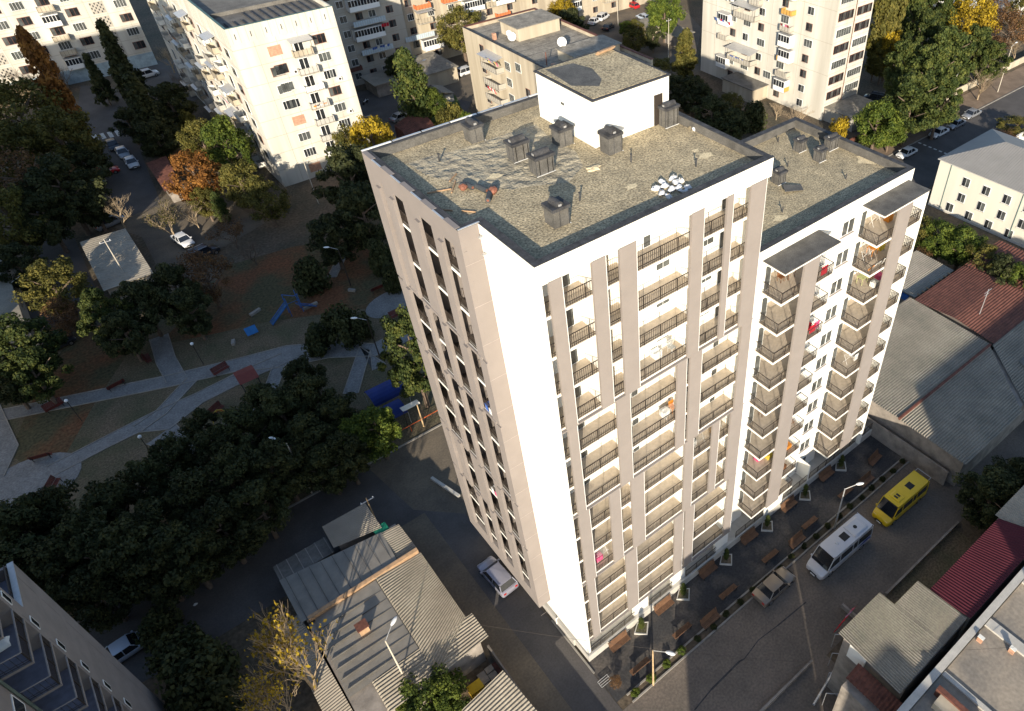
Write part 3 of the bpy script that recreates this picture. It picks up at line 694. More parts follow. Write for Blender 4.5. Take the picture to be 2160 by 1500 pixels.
for fl in range(5):
    z = 4.0 + fl * 2.95
    for k, x in enumerate((1.5, 5.2, 9.8, 13.6, 17.5, 21.0, 28.0, 32.0, 36.4, 40.5, 49.5)):
        if fl < 2 and k == 0: continue
        put(wb[(fl + k) % 2], B, x, 0, z)
    for x in (24.3, 45.0): put(so_, B, x, 0, z - .4)
    for x in (9.3, 36.0): put(bb if (fl + x) % 3 else bb2, B, x, 0, z - .9)
mb = MB(); mb.box(20, -4.5, 0, 34, 0, 2.6, mat('brown_steps', (0.12, 0.09, 0.055), .9, .2, 2))
for k in range(7): mb.box(20.2, -4.5, 2.6 + k * .02, 33.8, -4.4 + k * .6, 2.62 + k * .02, MATS['brown_steps'])
mb.build('shop_canopy', B)

# --- worn five storey row behind the towers
Cb = thing('worn_block', 'worn grey panel block behind the tall panel block, with ribbed balconies and hanging washing', 'building', (33.5, 133.6, 0))
mb = MB(); mb.box(0, 0, 0, 18, 12, 24, OLDC); mb.build('wall', Cb); joints(Cb, 0, 18, 0, .3, 23, 2.9, 3.0)
wc = [win_mesh(1.5, 1.4, 2, WOODW).build('window', Cb, loc=(.8, 0, 1.2)), win_mesh(1.5, 1.4, 2, PVC, GLASSG).build('window', Cb, loc=(.8, 0, 4.1))]
rib = MB(); rib.box(0, -1.5, -.12, 7, 0, 0, OLDC); rib.box(0, -1.5, 0, 7, -1.44, 1.0, mat('pale_blue_sheet', (0.42, 0.50, 0.54), .6, .08))
for i in range(14): rib.box(i * .5, -1.53, 0.02, i * .5 + .05, -1.5, .98, SOFF)
rb = rib.build('ribbed_balcony', Cb, loc=(6.6, 0, 6.2))
gb = balcony_mesh(6.5, 1.5, PVC, 3).build('glazed_balcony', Cb, loc=(6.2, 0, 9.1))
bc = balcony_mesh(3.4, 1.2, RUST, 0).build('balcony', Cb, loc=(2.6, 0, 3.3))
for fl in range(8):
    z = 1.2 + fl * 2.9
    for k, x in enumerate((.8, 4.4, 7.8, 10.6, 14.5)):
        if fl or k: put(wc[(fl * 2 + k) % 2], Cb, x, 0, z)
    if fl > 1:
        put(bc, Cb, -.3, 0, z - .8)
    if fl in (4, 5, 6): put((rb, gb)[fl % 2], Cb, 6.4, 0, z - .8)
C2 = thing('sunlit_row', 'sunlit tan apartment row along the top edge with orange boarded balconies', 'building', (51.6, 134.8, 0))
mb = MB(); mb.box(0, 0, 0, 92, 12, 24, OLDT); mb.build('wall', C2); joints(C2, 0, 92, 0, .3, 23, 2.9, 3.0)
wd = [win_mesh(1.5, 1.4, 2, WOODW).build('window', C2, loc=(1.2, 0, 1.2)), win_mesh(1.5, 1.4, 3, PVC).build('window', C2, loc=(1.2, 0, 4.1))]
ob = balcony_mesh(3.6, 1.4, ORNG, 0).build('balcony', C2, loc=(9.6, 0, 12.0)); gb2 = balcony_mesh(5.0, 1.5, PVC, 3).build('glazed_balcony', C2, loc=(14.5, 0, 9.1)); rb2 = part(rb, C2, (-1, 0, 6.2)); tb = balcony_mesh(3.4, 1.3, OLDT, 1).build('balcony', C2, loc=(21, 0, 9.1))
cnt = 0
for fl in range(8):
    z = 1.2 + fl * 2.9
    for k, x in enumerate((1.2, 6, 11, 20.5, 26, 33, 39, 45, 51, 57, 64, 70, 78, 86)):
        cnt += 1
        if cnt < 96: put(wd[(fl + k * 2) % 2], C2, x, 0, z)
    if fl > 0:
        for k, x in enumerate((3.0, 13, 22.5, 30, 41.5, 47.5, 54, 60, 67)):
            if (fl * 5 + k) % 3 != 1: put((ob, gb2, tb, tb)[(fl + k) % 4], C2, x, 0, z - .8)

# --- low tan block behind the tall tower
D = thing('tan_block', 'stained tan five storey block with satellite dishes on its felt roof behind the tall tower', 'building', (49.8, 68.0, 0))
DW, DD, DH = 16, 35.6, 17.0
mb = MB(); mb.box(0, 0, 0, DW, DD, DH - .7, OLDT); mb.box(0, .0, DH - .7, .35, DD, DH, OLDT); mb.box(.35, DD - .35, DH - .7, DW, DD, DH, OLDT); mb.box(DW - .35, 0, DH - .7, DW, DD - .35, DH, OLDT); mb.build('wall', D)
mb = MB(); mb.box(.35, 0, DH - .7, DW - .35, DD - .35, DH - .6, ROOFT); mb.build('roof_deck', D)
mb = MB(); mb.box(.3, DD - .5, DH, DW + .1, DD + .1, DH + .12, RUST); mb.box(DW - .45, 0, DH, DW + .1, DD - .5, DH + .12, RUST); mb.box(-.05, 0, DH, .3, DD, DH + .06, BITUD); mb.build('roof_edging', D)
def rhouse(x0, y0, x1, y1, h):
    mb = MB(); z = DH - .6; mb.box(x0, y0, z, x1, y1, z + h, OLDT); mb.build('roof_house_wall', D)
    mb = MB(); mb.box(x0 - .3, y0 - .3, z + h, x1 + .3, y1 + .3, z + h + .12, ROOFT); mb.build('roof_house_top', D)
rhouse(4.6, 23.5, 13.5, 29.5, 2.2); rhouse(5.0, 7.0, 14.5, 12.0, 1.7)
for k in range(13):
    mb = MB(); mb.box(.4, 1 + k * 2.6, DH - .6, DW - .4, 1.06 + k * 2.6, DH - .585, BITUD); mb.build('felt_seam', D)
for (x, y) in ((1.9, 27.5), (1.6, 8.4)):
    mb = MB(); mb.box(x - .3, y - .3, DH - .6, x + .3, y + .3, DH + .5, BRICK); mb.build('chimney', D)
mb = MB(); mb.tube((1.0, 9.5, DH), (1.0, 9.5, DH + 2.2), .09, .09, RUST); mb.build('flue_pipe', D)


def dish(par, x, y, z, r_=.6, rz=0):
    mb = MB(); n = 14; vs = [(0, 0, 0)]
    for j in (1, 2):
        for i in range(n): a = 2 * PI * i / n; q = r_ * j / 2; vs.append((q * math.cos(a), -.25 * (q / r_) ** 2, q * math.sin(a)))
    fs = [(0, 1 + (i + 1) % n, 1 + i) for i in range(n)] + [(1 + i, 1 + (i + 1) % n, n + 1 + (i + 1) % n, n + 1 + i) for i in range(n)]
    mb.add([(a, b, c + .9) for a, b, c in vs], fs, PVC); mb.tube((0, .1, 0), (0, .05, .9), .035, .035, IRON); mb.tube((0, -.1, .4), (0, -.7, .9), .02, .02, IRON)
    o = mb.build('satellite_dish', par, loc=(x, y, z)); o.rotation_euler = (math.radians(-20), 0, rz); return o


dish(D, 3.6, 24.2, DH - .6, .75, -.4); dish(D, 4.0, 25.8, DH - .5, .5, -.6); dish(D, 7.8, 24.5, DH - .2, .55, .3); dish(D, 6.3, 12.4, DH + .9, .8, -.5)
wdd = [win_mesh(1.4, 1.4, 2, WOODW).build('window', D, loc=(0, 30, 14.0)), win_mesh(1.7, 1.5, 3, PVC, GLASSG).build('window', D, loc=(0, 18, 14.0))]
for o in wdd: o.rotation_euler = (0, 0, -PI / 2)
for fl in range(5):
    z = 13.2 - fl * 2.9
    for k, y in enumerate((30.2, 21.6, 15.5, 9.5, 4.5)):
        if fl or k not in (0, 2): put(wdd[k % 2], D, 0, y, z, True)
    if fl < 4:
        o = balcony_mesh(5.2, 1.6, OLDC, 1 if fl == 0 else 0).build('balcony', D, loc=(0, 27.5, z - .8)); o.rotation_euler = (0, 0, -PI / 2)

# --- the tall block at upper right
E_ = thing('tall_cream_block', 'tall cream block at upper right with cluttered balconies and glazed window bands', 'building', (99.1, 56.3, 0))
mb = MB(); mb.box(0, 0, 0, 10.6, 34.4, 34, OLDW); mb.box(10.6, 1.2, 0, 11.6, 34.4, 34, OLDW); mb.build('wall', E_)
mb = MB(); mb.box(-.1, -.1, 34, 11.7, 34.5, 34.3, ROOFG); mb.build('roof_deck', E_)
joints(E_, 0, 34.4, 0, 3.0, 33, 5.8, 7.6, True); joints(E_, 0, 10.6, 0, .3, 33, 2.9, 5.3)
we = [win_mesh(1.5, 1.45, 2, PVC).build('window', E_, loc=(0, 6.6, 4.0)), win_mesh(2.0, 1.45, 3, PVC, GLASSG).build('window', E_, loc=(0, 16, 4.0)), win_mesh(1.5, 1.45, 2, WOODW).build('window', E_, loc=(0, 6.6, 9.8))]
for o in we: o.rotation_euler = (0, 0, -PI / 2)
be = [balcony_mesh(2.6, 1.3, mat('yellow_board', (0.5, 0.28, 0.07), .8, .1), 0), balcony_mesh(2.6, 1.3, OLDC, 0), balcony_mesh(2.8, 1.4, PVC, 3)]
bo_ = [m.build('balcony', E_, loc=(0, 11.5, 3.2 + 2.9 * i)) for i, m in enumerate(be)]
for o in bo_: o.rotation_euler = (0, 0, -PI / 2)
wide = [balcony_mesh(5.8, 1.8, OLDC, 1).build('balcony', E_, loc=(0, 23.8, 14.6)), balcony_mesh(6.6, 2.2, OLDC, 1).build('balcony', E_, loc=(0, 24.5, 6.0))]
for o in wide: o.rotation_euler = (0, 0, -PI / 2)
for fl in range(11):
    z = 1.1 + fl * 2.9
    for k, y in enumerate((6.6, 12.8, 18.4, 22.4, 26.0)):
        if fl in (1, 3) and k == 0: continue
        put(we[(fl + 2 * k) % 3], E_, 0, y, z, True)
    if fl > 0:
        put(bo_[(fl * 2) % 3], E_, 0, 11.9, z - .9, True); 
        if fl not in (2, 5): put(bo_[(fl + 1) % 3], E_, 0, 28.4, z - .9, True)
        if fl > 5: put(bo_[1], E_, 0, 20.3, z - .9, True)
bn = [win_mesh(4.3, 1.5, 7, WOODW).build('window_band', E_, loc=(.5, 0, 4.0)), win_mesh(4.3, 1.5, 6, PVC, GLASSG).build('window_band', E_, loc=(5.9, 0, 4.0))]
for fl in range(11):
    z = 1.1 + fl * 2.9
    if fl != 1:
        put(bn[fl % 2], E_, .5, 0, z); put(bn[(fl + 1) % 2 if fl % 3 else 0], E_, 5.9, 0, z)
mb = MB(); mb.tube((5.35, -.08, .2), (5.35, -.08, 33), .07, .07, RUST); mb.build('downpipe', E_)
mb = MB(); mb.box(-4.5, 14.5, 0, 0, 23, 2.8, OLDT); mb.box(-4.8, 14.2, 2.8, 0, 23.3, 2.95, ROOFG); mb.build('ground_floor_annex', E_)
mb = MB(); mb.box(0.5, -7, 0, 9.5, -.1, 2.6, OLDC); mb.box(.2, -7.3, 2.6, 9.8, -.1, 2.75, ROOFT); mb.build('front_annex', E_)

# --- cream building with the grey hip roof
Fb = thing('hip_roof_building', 'cream three storey building with a grey corrugated hip roof at the right edge', 'building', (87.8, -14, 0))
FW, FD, FH = 15.2, 38.4, 8.2
mb = MB(); mb.box(0, 0, 0, FW, FD, FH, CREAM); mb.build('wall', Fb)
HR = mat('grey_profiled_roof', (0.25, 0.24, 0.225), .65, .06, .4, metal=.1)
mb = MB(); e = .35; ax, ay, az = 7.1, 5.8, 2.5
a = Vector((-e, FD + e, FH)); b_ = Vector((FW + e, FD + e, FH)); ap = Vector((FW / 2, FD - ay, FH + az)); c0 = Vector((-e, -e, FH)); c1 = Vector((FW + e, -e, FH)); ap2 = Vector((FW / 2, -e + ay, FH + az))
mb.add([a, b_, ap], [(2, 1, 0)], HR); mb.add([c0, a, ap, ap2], [(3, 2, 1, 0)], HR); mb.add([c1, b_, ap, ap2], [(0, 1, 2, 3)], HR); mb.add([c0, c1, ap2], [(0, 1, 2)], HR)
mb.add([c0 - Vector((0, 0, .12)), c1 - Vector((0, 0, .12)), b_ - Vector((0, 0, .12)), a - Vector((0, 0, .12))], [(3, 2, 1, 0)], PVC)
for k in range(1, 96):                                        # raised ribs down each slope
    y = -e + k * .4
    if y > FD - .2: break
    t = 1.0 if ay - e < y < FD - ay else (min(y + e, FD + e - y) / (ay + e))
    p = Vector((-e, y, FH + .02)); q = Vector((-e + (FW / 2 + e) * t, y, FH + az * t + .02)); mb.tube(p, q, .03, .03, HR, 4, False)
mb.build('roof', Fb)
wf = win_mesh(1.3, 1.5, 2, PVC, GLASS).build('window', Fb, loc=(0, 34, 5.4)); wf.rotation_euler = (0, 0, -PI / 2)
for fl in range(3):
    for k in range(11):
        if fl == 2 and k == 0: continue
        put(wf, Fb, 0, 34 - k * 3.4, 5.4 - (2 - fl) * 2.7 if fl < 2 else 5.4, True) if fl else None
for k in range(11): put(wf, Fb, 0, 35.4 - k * 3.4, 0.35, True)
for y in (36.3, 24.4, 12):
    mb = MB(); mb.tube((-.1, y, 0), (-.1, y, FH), .05, .05, mat('green_pipe', (0.12, 0.2, 0.18), .6)); mb.build('downpipe', Fb)
mb = MB(); mb.box(-.12, -.1, 0, 0, FD, .35, PLINTH); mb.build('plinth', Fb)
K2 = thing('distant_building', 'white low building in the top right corner beyond the trees', 'building', (176, 62, 0))
mb = MB(); mb.box(0, 0, 0, 26, 34, 9.5, WHITE2); mb.build('wall', K2); mb = MB(); mb.box(-.3, -.3, 9.5, 26.3, 34.3, 9.8, METALG); mb.build('roof', K2)
w_ = win_mesh(1.5, 1.5, 2, WOODW).build('window', K2, loc=(0, 4, 5)); w_.rotation_euler = (0, 0, -PI / 2)
for fl in range(3):
    for k in range(8): put(w_, K2, 0, 4 + k * 4, 1.3 + fl * 3 + .01, True) if (fl, k) != (1, 0) else None

# --- neighbour tower at the lower left corner: its shaded side faces the camera
K = thing('neighbour_tower', 'grey beige tower at the lower left corner with stacked open balconies, in shadow', 'building', (-28.95, 19.5, 0))
KGR = mat('neighbour_panel', (0.21, 0.185, 0.175), .9, .08, .8, fine=.06, fscale=20); KL = 37.0  # grey beige panel, the neighbour tower's own colour
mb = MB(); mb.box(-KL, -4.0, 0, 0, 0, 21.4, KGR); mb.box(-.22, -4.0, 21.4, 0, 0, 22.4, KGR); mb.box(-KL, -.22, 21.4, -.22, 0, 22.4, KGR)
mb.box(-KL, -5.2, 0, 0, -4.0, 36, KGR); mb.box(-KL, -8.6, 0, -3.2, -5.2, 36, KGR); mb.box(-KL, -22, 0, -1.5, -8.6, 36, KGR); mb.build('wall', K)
mb = MB(); mb.box(-KL, -4.0, 21.4, -.22, -.22, 21.5, mat('blue_terrace', (0.16, 0.17, 0.22), .9)); mb.box(-.3, -4.0, 22.4, .03, .03, 22.46, METALG); mb.box(-KL, -22, 36, 0, -4.0, 36.2, ROOFG); mb.build('roof_deck', K)
for x in (-.34,): railing(x, -3.95, x, -.3, 21.5, 1.3, .1).build('terrace_railing', K)
kb = None
for i in range(12):
    z = 19.85 + (5 - i) * 2.9
    if kb is None:
        mb = MB(); mb.box(-3.2, -8.6, -.2, 0.02, -5.2, 0, KGR); mb.box(-3.18, -8.55, 0, -.04, -5.25, .012, MATS['blue_terrace'])
        kb = mb.build('balcony', K, loc=(0, 0, z))
        rr_ = railing(-.03, -8.55, -.03, -5.22, .01, 1.05, .11, False); t_ = railing(-1.5, -8.55, -.03, -8.55, .01, 1.05, .3); rr_.add(t_.v, t_.f, IRON); rr_.build('railing', kb)
        mb = MB(); mb.box(-.06, -8.6, 1.06, .02, -5.2, 1.1, SOFF); mb.box(-1.5, -8.6, 1.06, -.06, -8.53, 1.1, SOFF); mb.build('handrail', kb)
        dd_ = MB(); dd_.box(-3.2, -8.2, .05, -3.14, -5.6, 2.3, PVC); dd_.box(-3.15, -8.1, .1, -3.13, -7.0, 2.2, GLASS); dd_.box(-3.15, -6.9, .1, -3.13, -5.7, 2.2, GLASS); dd_.build('door', kb)
        mb = MB(); mb.box(0, -4.85, 1.0, .04, -4.35, 2.0, PVC); mb.box(.035, -4.8, 1.06, .05, -4.42, 1.94, GLASS); kw = mb.build('window', K, loc=(0, 0, z))
        mb = MB(); mb.box(-1.5, -11.5, .9, -1.45, -9.3, 2.2, PVC); mb.box(-1.46, -11.4, 1.0, -1.44, -9.4, 2.1, GLASS); kw2 = mb.build('window', K, loc=(0, 0, z))
        mb = MB()
        mb.add([(.004, -1.2, 2.6), (.004, -1.16, 2.6), (.004, -1.16, .3), (.004, -1.2, .3)], [(0, 1, 2, 3)], IRON); mb.add([(.004, -1.2, .3), (.004, -1.16, .3), (.004, -2.9, -.6), (.004, -2.94, -.6)], [(0, 1, 2, 3)], IRON)
        mb.add([(.004, -4.9, 2.9), (.004, -4.86, 2.9), (.004, -4.86, 1.2), (.004, -4.9, 1.2)], [(0, 1, 2, 3)], IRON); kj = mb.build('wall_groove', K, loc=(0, 0, z))
    else:
        part(kb, K, (0, 0, z)); part(kw, K, (0, 0, z)); part(kw2, K, (0, 0, z))
        if z < 20: part(kj, K, (0, 0, z))
kj.location.z = 19.85
mb = MB(); mb.tube((-1.42, -9.0, .2), (-1.42, -9.0, 36), .09, .09, mat('green_pipe2', (0.1, 0.13, 0.11), .6)); mb.build('downpipe', K)
# --- blocks outside the frame whose shadows cross the street and the park
SN = Vector((SUNX, SUNY, 0)).normalized()


def offblock(w0, w1, yc, dep, h, label):
    """axis aligned block whose far top edge lies at y = yc between the sun lines w0 and w1"""
    x0 = (w0 + SN.x * yc) / SN.y; x1 = (w1 + SN.x * (yc - dep)) / SN.y
    o = thing('shading_block', label, 'building', (x0, yc, 0)); L = x1 - x0
    mb = MB(); mb.box(0, -dep, 0, L, 0, h, OLDC); mb.build('wall', o)
    mb = MB(); mb.box(-.2, -dep - .2, h, L + .2, .2, h + .01, ROOFG); mb.build('roof', o)
    w_ = None; n_ = 0
    for fl in range(int(h / 3)):
        for k in range(int(L / 4)):
            if w_ is None: w_ = win_mesh(1.6, 1.4, 2, PVC).build('window', o, loc=(1.2, -dep, 1.2))
            elif n_ < 90: part(w_, o, (1.2 + k * 4, -dep, 1.2 + fl * 3))
            n_ += 1
    return o
offblock(8.4, 19.5, -45, 12, 22.4, 'narrow block outside the frame below the photo, whose shadow edge crosses the tower corner')
offblock(23.6, 27.5, -45, 12, 20.2, 'low block outside the frame to the lower right, whose shadow crosses the slate house roof')
offblock(35.5, 70, -45, 12, 22.6, 'long block outside the frame to the lower right, whose shadow crosses the corrugated warehouse')
offblock(-60.8, -40, 25, 12, 31, 'block outside the frame to the lower left, whose shadow covers the playground')
offblock(-78, -63.3, 28, 8, 23.8, 'narrow block outside the left edge, whose shadow ends before the grey park shed')
offblock(-120, -76, 88, 12, 43.5, 'tall block outside the left edge, whose shadow climbs the long cream block')
# ================================================================ sheds, warehouses and garages
CORR = mat('grey_corrugated', (0.29, 0.255, 0.205), .6, .1, .5, metal=.15)
CORRL = mat('light_corrugated', (0.34, 0.30, 0.235), .8, .1, .35, col2=(0.24, 0.21, 0.165), fine=.12, fscale=4)
SLATE = mat('asbestos_slate', (0.31, 0.275, 0.22), .9, .12, .35, col2=(0.21, 0.19, 0.155), fine=.15, fscale=5)
SEAM = mat('seam_metal_roof', (0.23, 0.21, 0.18), .6, .12, .8, metal=.3, bump=.02, bscale=1.5)
BLOCKW = mat('grey_block_wall', (0.25, 0.22, 0.19), .95, .25, 1)
MAROON = mat('maroon_roof', (0.085, 0.016, 0.024), .6, .12, .5, metal=.1)
WOODO = mat('weathered_wood', (0.34, 0.22, 0.13), .9, .2, 3)
CONC = mat('flat_roof_screed', (0.33, 0.28, 0.22), .95, .25, .35, col2=(0.20, 0.18, 0.155), fine=.15, fscale=4)


def shed(name, label, cat='building', loc=(0, 0, 0)): return thing(name, label, cat, loc)
# sheds beside the lane, lower middle
S = shed('row_shed', 'long grey shed beside the lane with half corrugated and half seamed metal roof')
mb = MB(); mb.box(-17.2, 17.5, 0, -6.9, 21.7, 3.2, BLOCKW); mb.box(-17.2, 5.9, 0, -6.8, 17.0, 3.2, BLOCKW); mb.build('wall', S)
z = 3.45
mb = MB(); mb.add([(-17.6, 17.4, z), (-8.6, 17.4, z + .25), (-8.4, 21.4, z + .1), (-17.6, 22.9, z - .2)], [(0, 1, 2, 3)], SEAM)
for k in range(9):
    x = -17.1 + k * 1.02; mb.box(x, 17.45, z + (x + 17.6) * .028 - .02, x + .05, 22.6 - k * .16, z + .07 + (x + 17.6) * .016, BITU)
mb.build('seamed_roof', S)
mb = MB(); mb.corr((-8.5, 17.4, z + .1), (-8.5, 21.3, z + .1), (-6.7, 21.2, z + .0), (-6.6, 17.4, z), 15, .055, CORRL); mb.build('corrugated_roof', S)
mb = MB(); mb.corr((-10.95, 5.6, z + .1), (-10.95, 17.0, z + .3), (-6.55, 17.1, z - .1), (-6.6, 8.7, z - .1), 38, .065, CORRL); mb.build('corrugated_roof', S)
mb = MB(); mb.corr((-15.2, 5.5, z - .05), (-15.2, 8.6, z - .0), (-10.9, 8.6, z + .1), (-10.9, 5.5, z + .08), 10, .065, CORRL); mb.build('corrugated_roof', S)
mb = MB(); mb.corr((-10.9, 5.5, z), (-10.9, 8.6, z), (-6.0, 8.65, z - .14), (-6.0, 5.9, z - .14), 10, .065, CORRL); mb.build('corrugated_roof', S)
mb = MB(); mb.add([(-17.2, 8.7, z - .1), (-11.0, 8.7, z + .05), (-11.0, 16.9, z + .25), (-16.6, 17.0, z)], [(0, 1, 2, 3)], SEAM)
for k in range(7): y = 9.3 + k * 1.05; mb.box(-17, y, z - .02 + k * .02, -11.1, y + .05, z + .12 + k * .02, BITU)
mb.build('seamed_roof', S)
mb = MB(); mb.add([(-17.0, 17.0, z + .4), (-6.7, 17.05, z + .45), (-6.7, 17.4, z + .5), (-17, 17.35, z + .42), (-17.0, 17.0, z), (-6.7, 17.05, z), (-6.7, 17.4, z), (-17, 17.35, z)], [(0, 1, 2, 3), (0, 4, 5, 1), (1, 5, 6, 2), (2, 6, 7, 3), (3, 7, 4, 0)], WOODO); mb.build('gap_board', S)
mb = MB(); mb.corr((-19.2, 6.0, 2.6), (-19.2, 18.8, 2.6), (-17.5, 18.8, 2.9), (-17.3, 6.0, 2.9), 50, .03, CORR); mb.box(-19, 6.3, 0, -17.4, 18.5, 2.5, BLOCKW); mb.build('lean_to', S)
mb = MB(); mb.box(-14.2, 12.8, z, -13.4, 13.5, z + .9, WOODO); mb.box(-14.3, 12.7, z + .9, -13.3, 13.6, z + 1.0, RUST); mb.build('chimney', S)
S2 = shed('north_shed', 'small grey corrugated shed at the road corner beyond the long shed')
mb = MB(); mb.box(-12.0, 22.9, 0, -8.4, 25.4, 3.1, BLOCKW); mb.build('wall', S2)
mb = MB(); mb.corr((-12.5, 22.9, 3.3), (-12.4, 25.9, 3.3), (-8.1, 25.7, 3.45), (-8.1, 21.9, 3.45), 16, .05, CORR); mb.build('roof', S2)
mb = MB(); mb.box(-8.9, 21.3, 3.2, -7.6, 22.4, 3.42, mat('green_tarp', (0.01, 0.16, 0.09), .7)); mb.build('green_cover', S2)
S3 = shed('lean_shed', 'corrugated shed roof at the bottom edge beside the lane, lowest of the sheds')
mb = MB(); mb.box(-11, -28, 0, -6.9, 2.0, 2.7, BLOCKW); mb.build('wall', S3)
mb = MB(); mb.corr((-11.4, -4.4, 2.9), (-10.8, 2.2, 2.9), (-6.6, 2.7, 3.1), (-6.1, -4.4, 3.1), 22, .065, CORRL); mb.build('roof', S3)
S4 = shed('yard_shed', 'dark ruined roofless shed left of the north shed along the road')
mb = MB(); mb.box(-17.5, 23.2, 0, -12.7, 25.2, 2.4, BLOCKW); mb.box(-17.6, 23.1, 2.4, -12.6, 25.3, 2.5, ROOFG); mb.build('wall', S4)
for k in range(6): mb = MB(); mb.box(-17.3 + k * .9, 23.1, 2.5, -17.22 + k * .9, 25.3, 2.56, BLOCKW); mb.build('rafter', S4)
# yard fence and clutter between the two sheds
mb = MB(); mb.box(-6.35, -1, 0, -6.2, 6.0, 1.9, mat('fence_sheet', (0.16, 0.14, 0.12), .8)); mb.build('fence'); tag(bpy.data.objects['fence'], 'low grey sheet fence between the long shed and the lean shed', 'fence')
mb = MB(); mb.box(-9.4, 3.6, 0, -8.2, 4.5, 1.0, mat('yellow_paint', (0.55, 0.36, 0.02), .6)); o = mb.build('crate'); tag(o, 'yellow box in the dark yard between the two sheds by the lane', 'crate')
mb = MB()
for k in range(9): mb.box(-8.2 + (k % 3) * .75, 3.3 + (k // 3) * .6, 0, -7.5 + (k % 3) * .75, 3.85 + (k // 3) * .6, .5 + .1 * (k % 2), (BLOCKW, CONC, RUST)[k % 3])
o = mb.build('block_pile'); tag(o, 'pile of grey and rusty blocks in the yard beside the yellow box', 'block pile')
# park shed
S5 = shed('park_shed', 'square shed with pale mottled flat roof among the trees left of the playground')
mb = MB(); mb.box(-19.6, 82.6, 0, -14.2, 97.3, 3.0, OLDT); mb.build('wall', S5)
mb = MB(); mb.corr((-20, 82.2, 3.1), (-20, 97.6, 3.25), (-14.0, 97.3, 3.25), (-13.8, 82.2, 3.1), 28, .03, CORRL); mb.build('roof', S5)
S6 = shed('edge_house', 'pale flat roofed house cut by the left edge with aerials and plants')
mb = MB(); mb.box(-38, 80, 0, -29.2, 101, 3.8, OLDC); mb.build('wall', S6); mb = MB(); mb.box(-38.2, 79.8, 3.8, -29.0, 101.2, 3.98, SLATE); mb.build('roof', S6)
for k in range(3): mb = MB(); mb.tube((-29.3, 86 + k * 5, 3.9), (-27.8, 86.3 + k * 5, 4.3), .04, .04, METALG); mb.build('aerial_arm', S6)
S7 = shed('red_garage', 'garage with rust red sheet roof under the orange tree')
mb = MB(); mb.box(-5.9, 107.2, 0, -3.4, 119, 2.4, BLOCKW); mb.build('wall', S7); mb = MB(); mb.corr((-6.4, 106.8, 2.5), (-6.2, 119.6, 2.5), (-2.9, 119.6, 2.75), (-3.9, 106.6, 2.75), 24, .03, RUST); mb.build('roof', S7)
S8 = shed('rust_garage', 'rusty ridged garage under the green cypress behind the tower')
mb = MB(); mb.box(33.2, 98.8, 0, 38.6, 105.3, 2.3, RUST); mb.build('wall', S8)
mb = MB(); mb.corr((32.4, 98.5, 2.4), (34.0, 105.6, 2.4), (36.9, 105.6, 3.3), (35.4, 98.5, 3.3), 12, .05, RUST); mb.build('roof', S8); mb = MB(); mb.corr((38.6, 98.5, 2.4), (39.9, 105.6, 2.4), (36.9, 105.6, 3.3), (35.4, 98.5, 3.3), 12, .05, RUST); mb.build('roof', S8)
S9 = shed('tan_garage', 'tan block garage with felt roof in the yard before the sunlit row')
mb = MB(); mb.box(48.2, 121, 0, 55.5, 132.0, 3.2, OLDT); mb.build('wall', S9); mb = MB(); mb.box(47.9, 120.7, 3.2, 55.8, 132.3, 3.4, ROOFT); mb.build('roof', S9)
S10 = shed('dark_garage', 'dark open garage with grey roof at the foot of the worn block')
mb = MB(); mb.box(38.5, 124.5, 0, 46, 130.5, 2.6, BLOCKW); mb.build('wall', S10); mb = MB(); mb.box(38.0, 124.0, 2.6, 46.4, 131, 2.8, SLATE); mb.build('roof', S10)
S11 = shed('glass_frame', 'low greenhouse with pale glass panes beside the small leafy tree')
mb = MB(); mb.box(45.2, 112.5, 0, 49.6, 117.5, 1.6, PLINTH); mb.add([(45, 112.3, 1.7), (47.4, 112.3, 2.5), (47.4, 117.7, 2.5), (45, 117.7, 1.7)], [(0, 1, 2, 3)], GLASSG); mb.add([(49.8, 112.3, 1.7), (47.4, 112.3, 2.5), (47.4, 117.7, 2.5), (49.8, 117.7, 1.7)], [(0, 3, 2, 1)], SLATE); mb.build('frame', S11)
S12 = shed('yard_hut', 'pale hut with flat slate roof among the bushes right of the tan block')
mb = MB(); mb.box(103, 112.5, 0, 110.5, 118.5, 2.6, OLDT); mb.build('wall', S12); mb = MB(); mb.box(102.6, 112, 2.6, 111, 119, 2.78, SLATE); mb.build('roof', S12)
S13 = shed('grey_hut', 'grey roofed hut in the yard below the pale hut')
mb = MB(); mb.box(104.5, 104.5, 0, 109.5, 109.5, 2.4, BLOCKW); mb.build('wall', S13); mb = MB(); mb.box(104.1, 104.1, 2.4, 109.9, 109.9, 2.55, SLATE); mb.build('roof', S13)
# industrial roofs at the right
I1 = shed('grey_warehouse', 'big grey corrugated warehouse roof right of the lower block, half in shadow')
mb = MB(); mb.box(40.5, -10.3, 0, 57.5, 8.5, 4.6, BLOCKW); mb.build('wall', I1)
mb = MB(); mb.corr((39.6, -2.9, 5.05), (39.6, 8.9, 4.8), (58.4, 8.9, 4.9), (57.6, -2.9, 5.15), 40, .09, SLATE); mb.build('upper_roof', I1)
mb = MB(); mb.corr((39.6, -10.8, 4.75), (39.6, -2.7, 4.95), (57.6, -2.7, 5.0), (50.6, -10.8, 4.8), 28, .09, SLATE); mb.build('lower_roof', I1)
mb = MB(); mb.box(39.5, -2.95, 4.98, 57.6, -2.7, 5.26, RUST); mb.build('ridge_board', I1)
I1b = shed('side_warehouse', 'grey corrugated warehouse at the right edge with a patched square, joined to the big warehouse')
mb = MB(); mb.box(57.9, -11, 0, 78, -3.2, 4.4, BLOCKW); mb.build('wall', I1b)
mb = MB(); mb.corr((51.2, -11.2, 4.78), (57.9, -3.0, 4.95), (78, -3.0, 4.9), (78, -11.2, 4.7), 28, .09, SLATE); mb.build('roof', I1b)
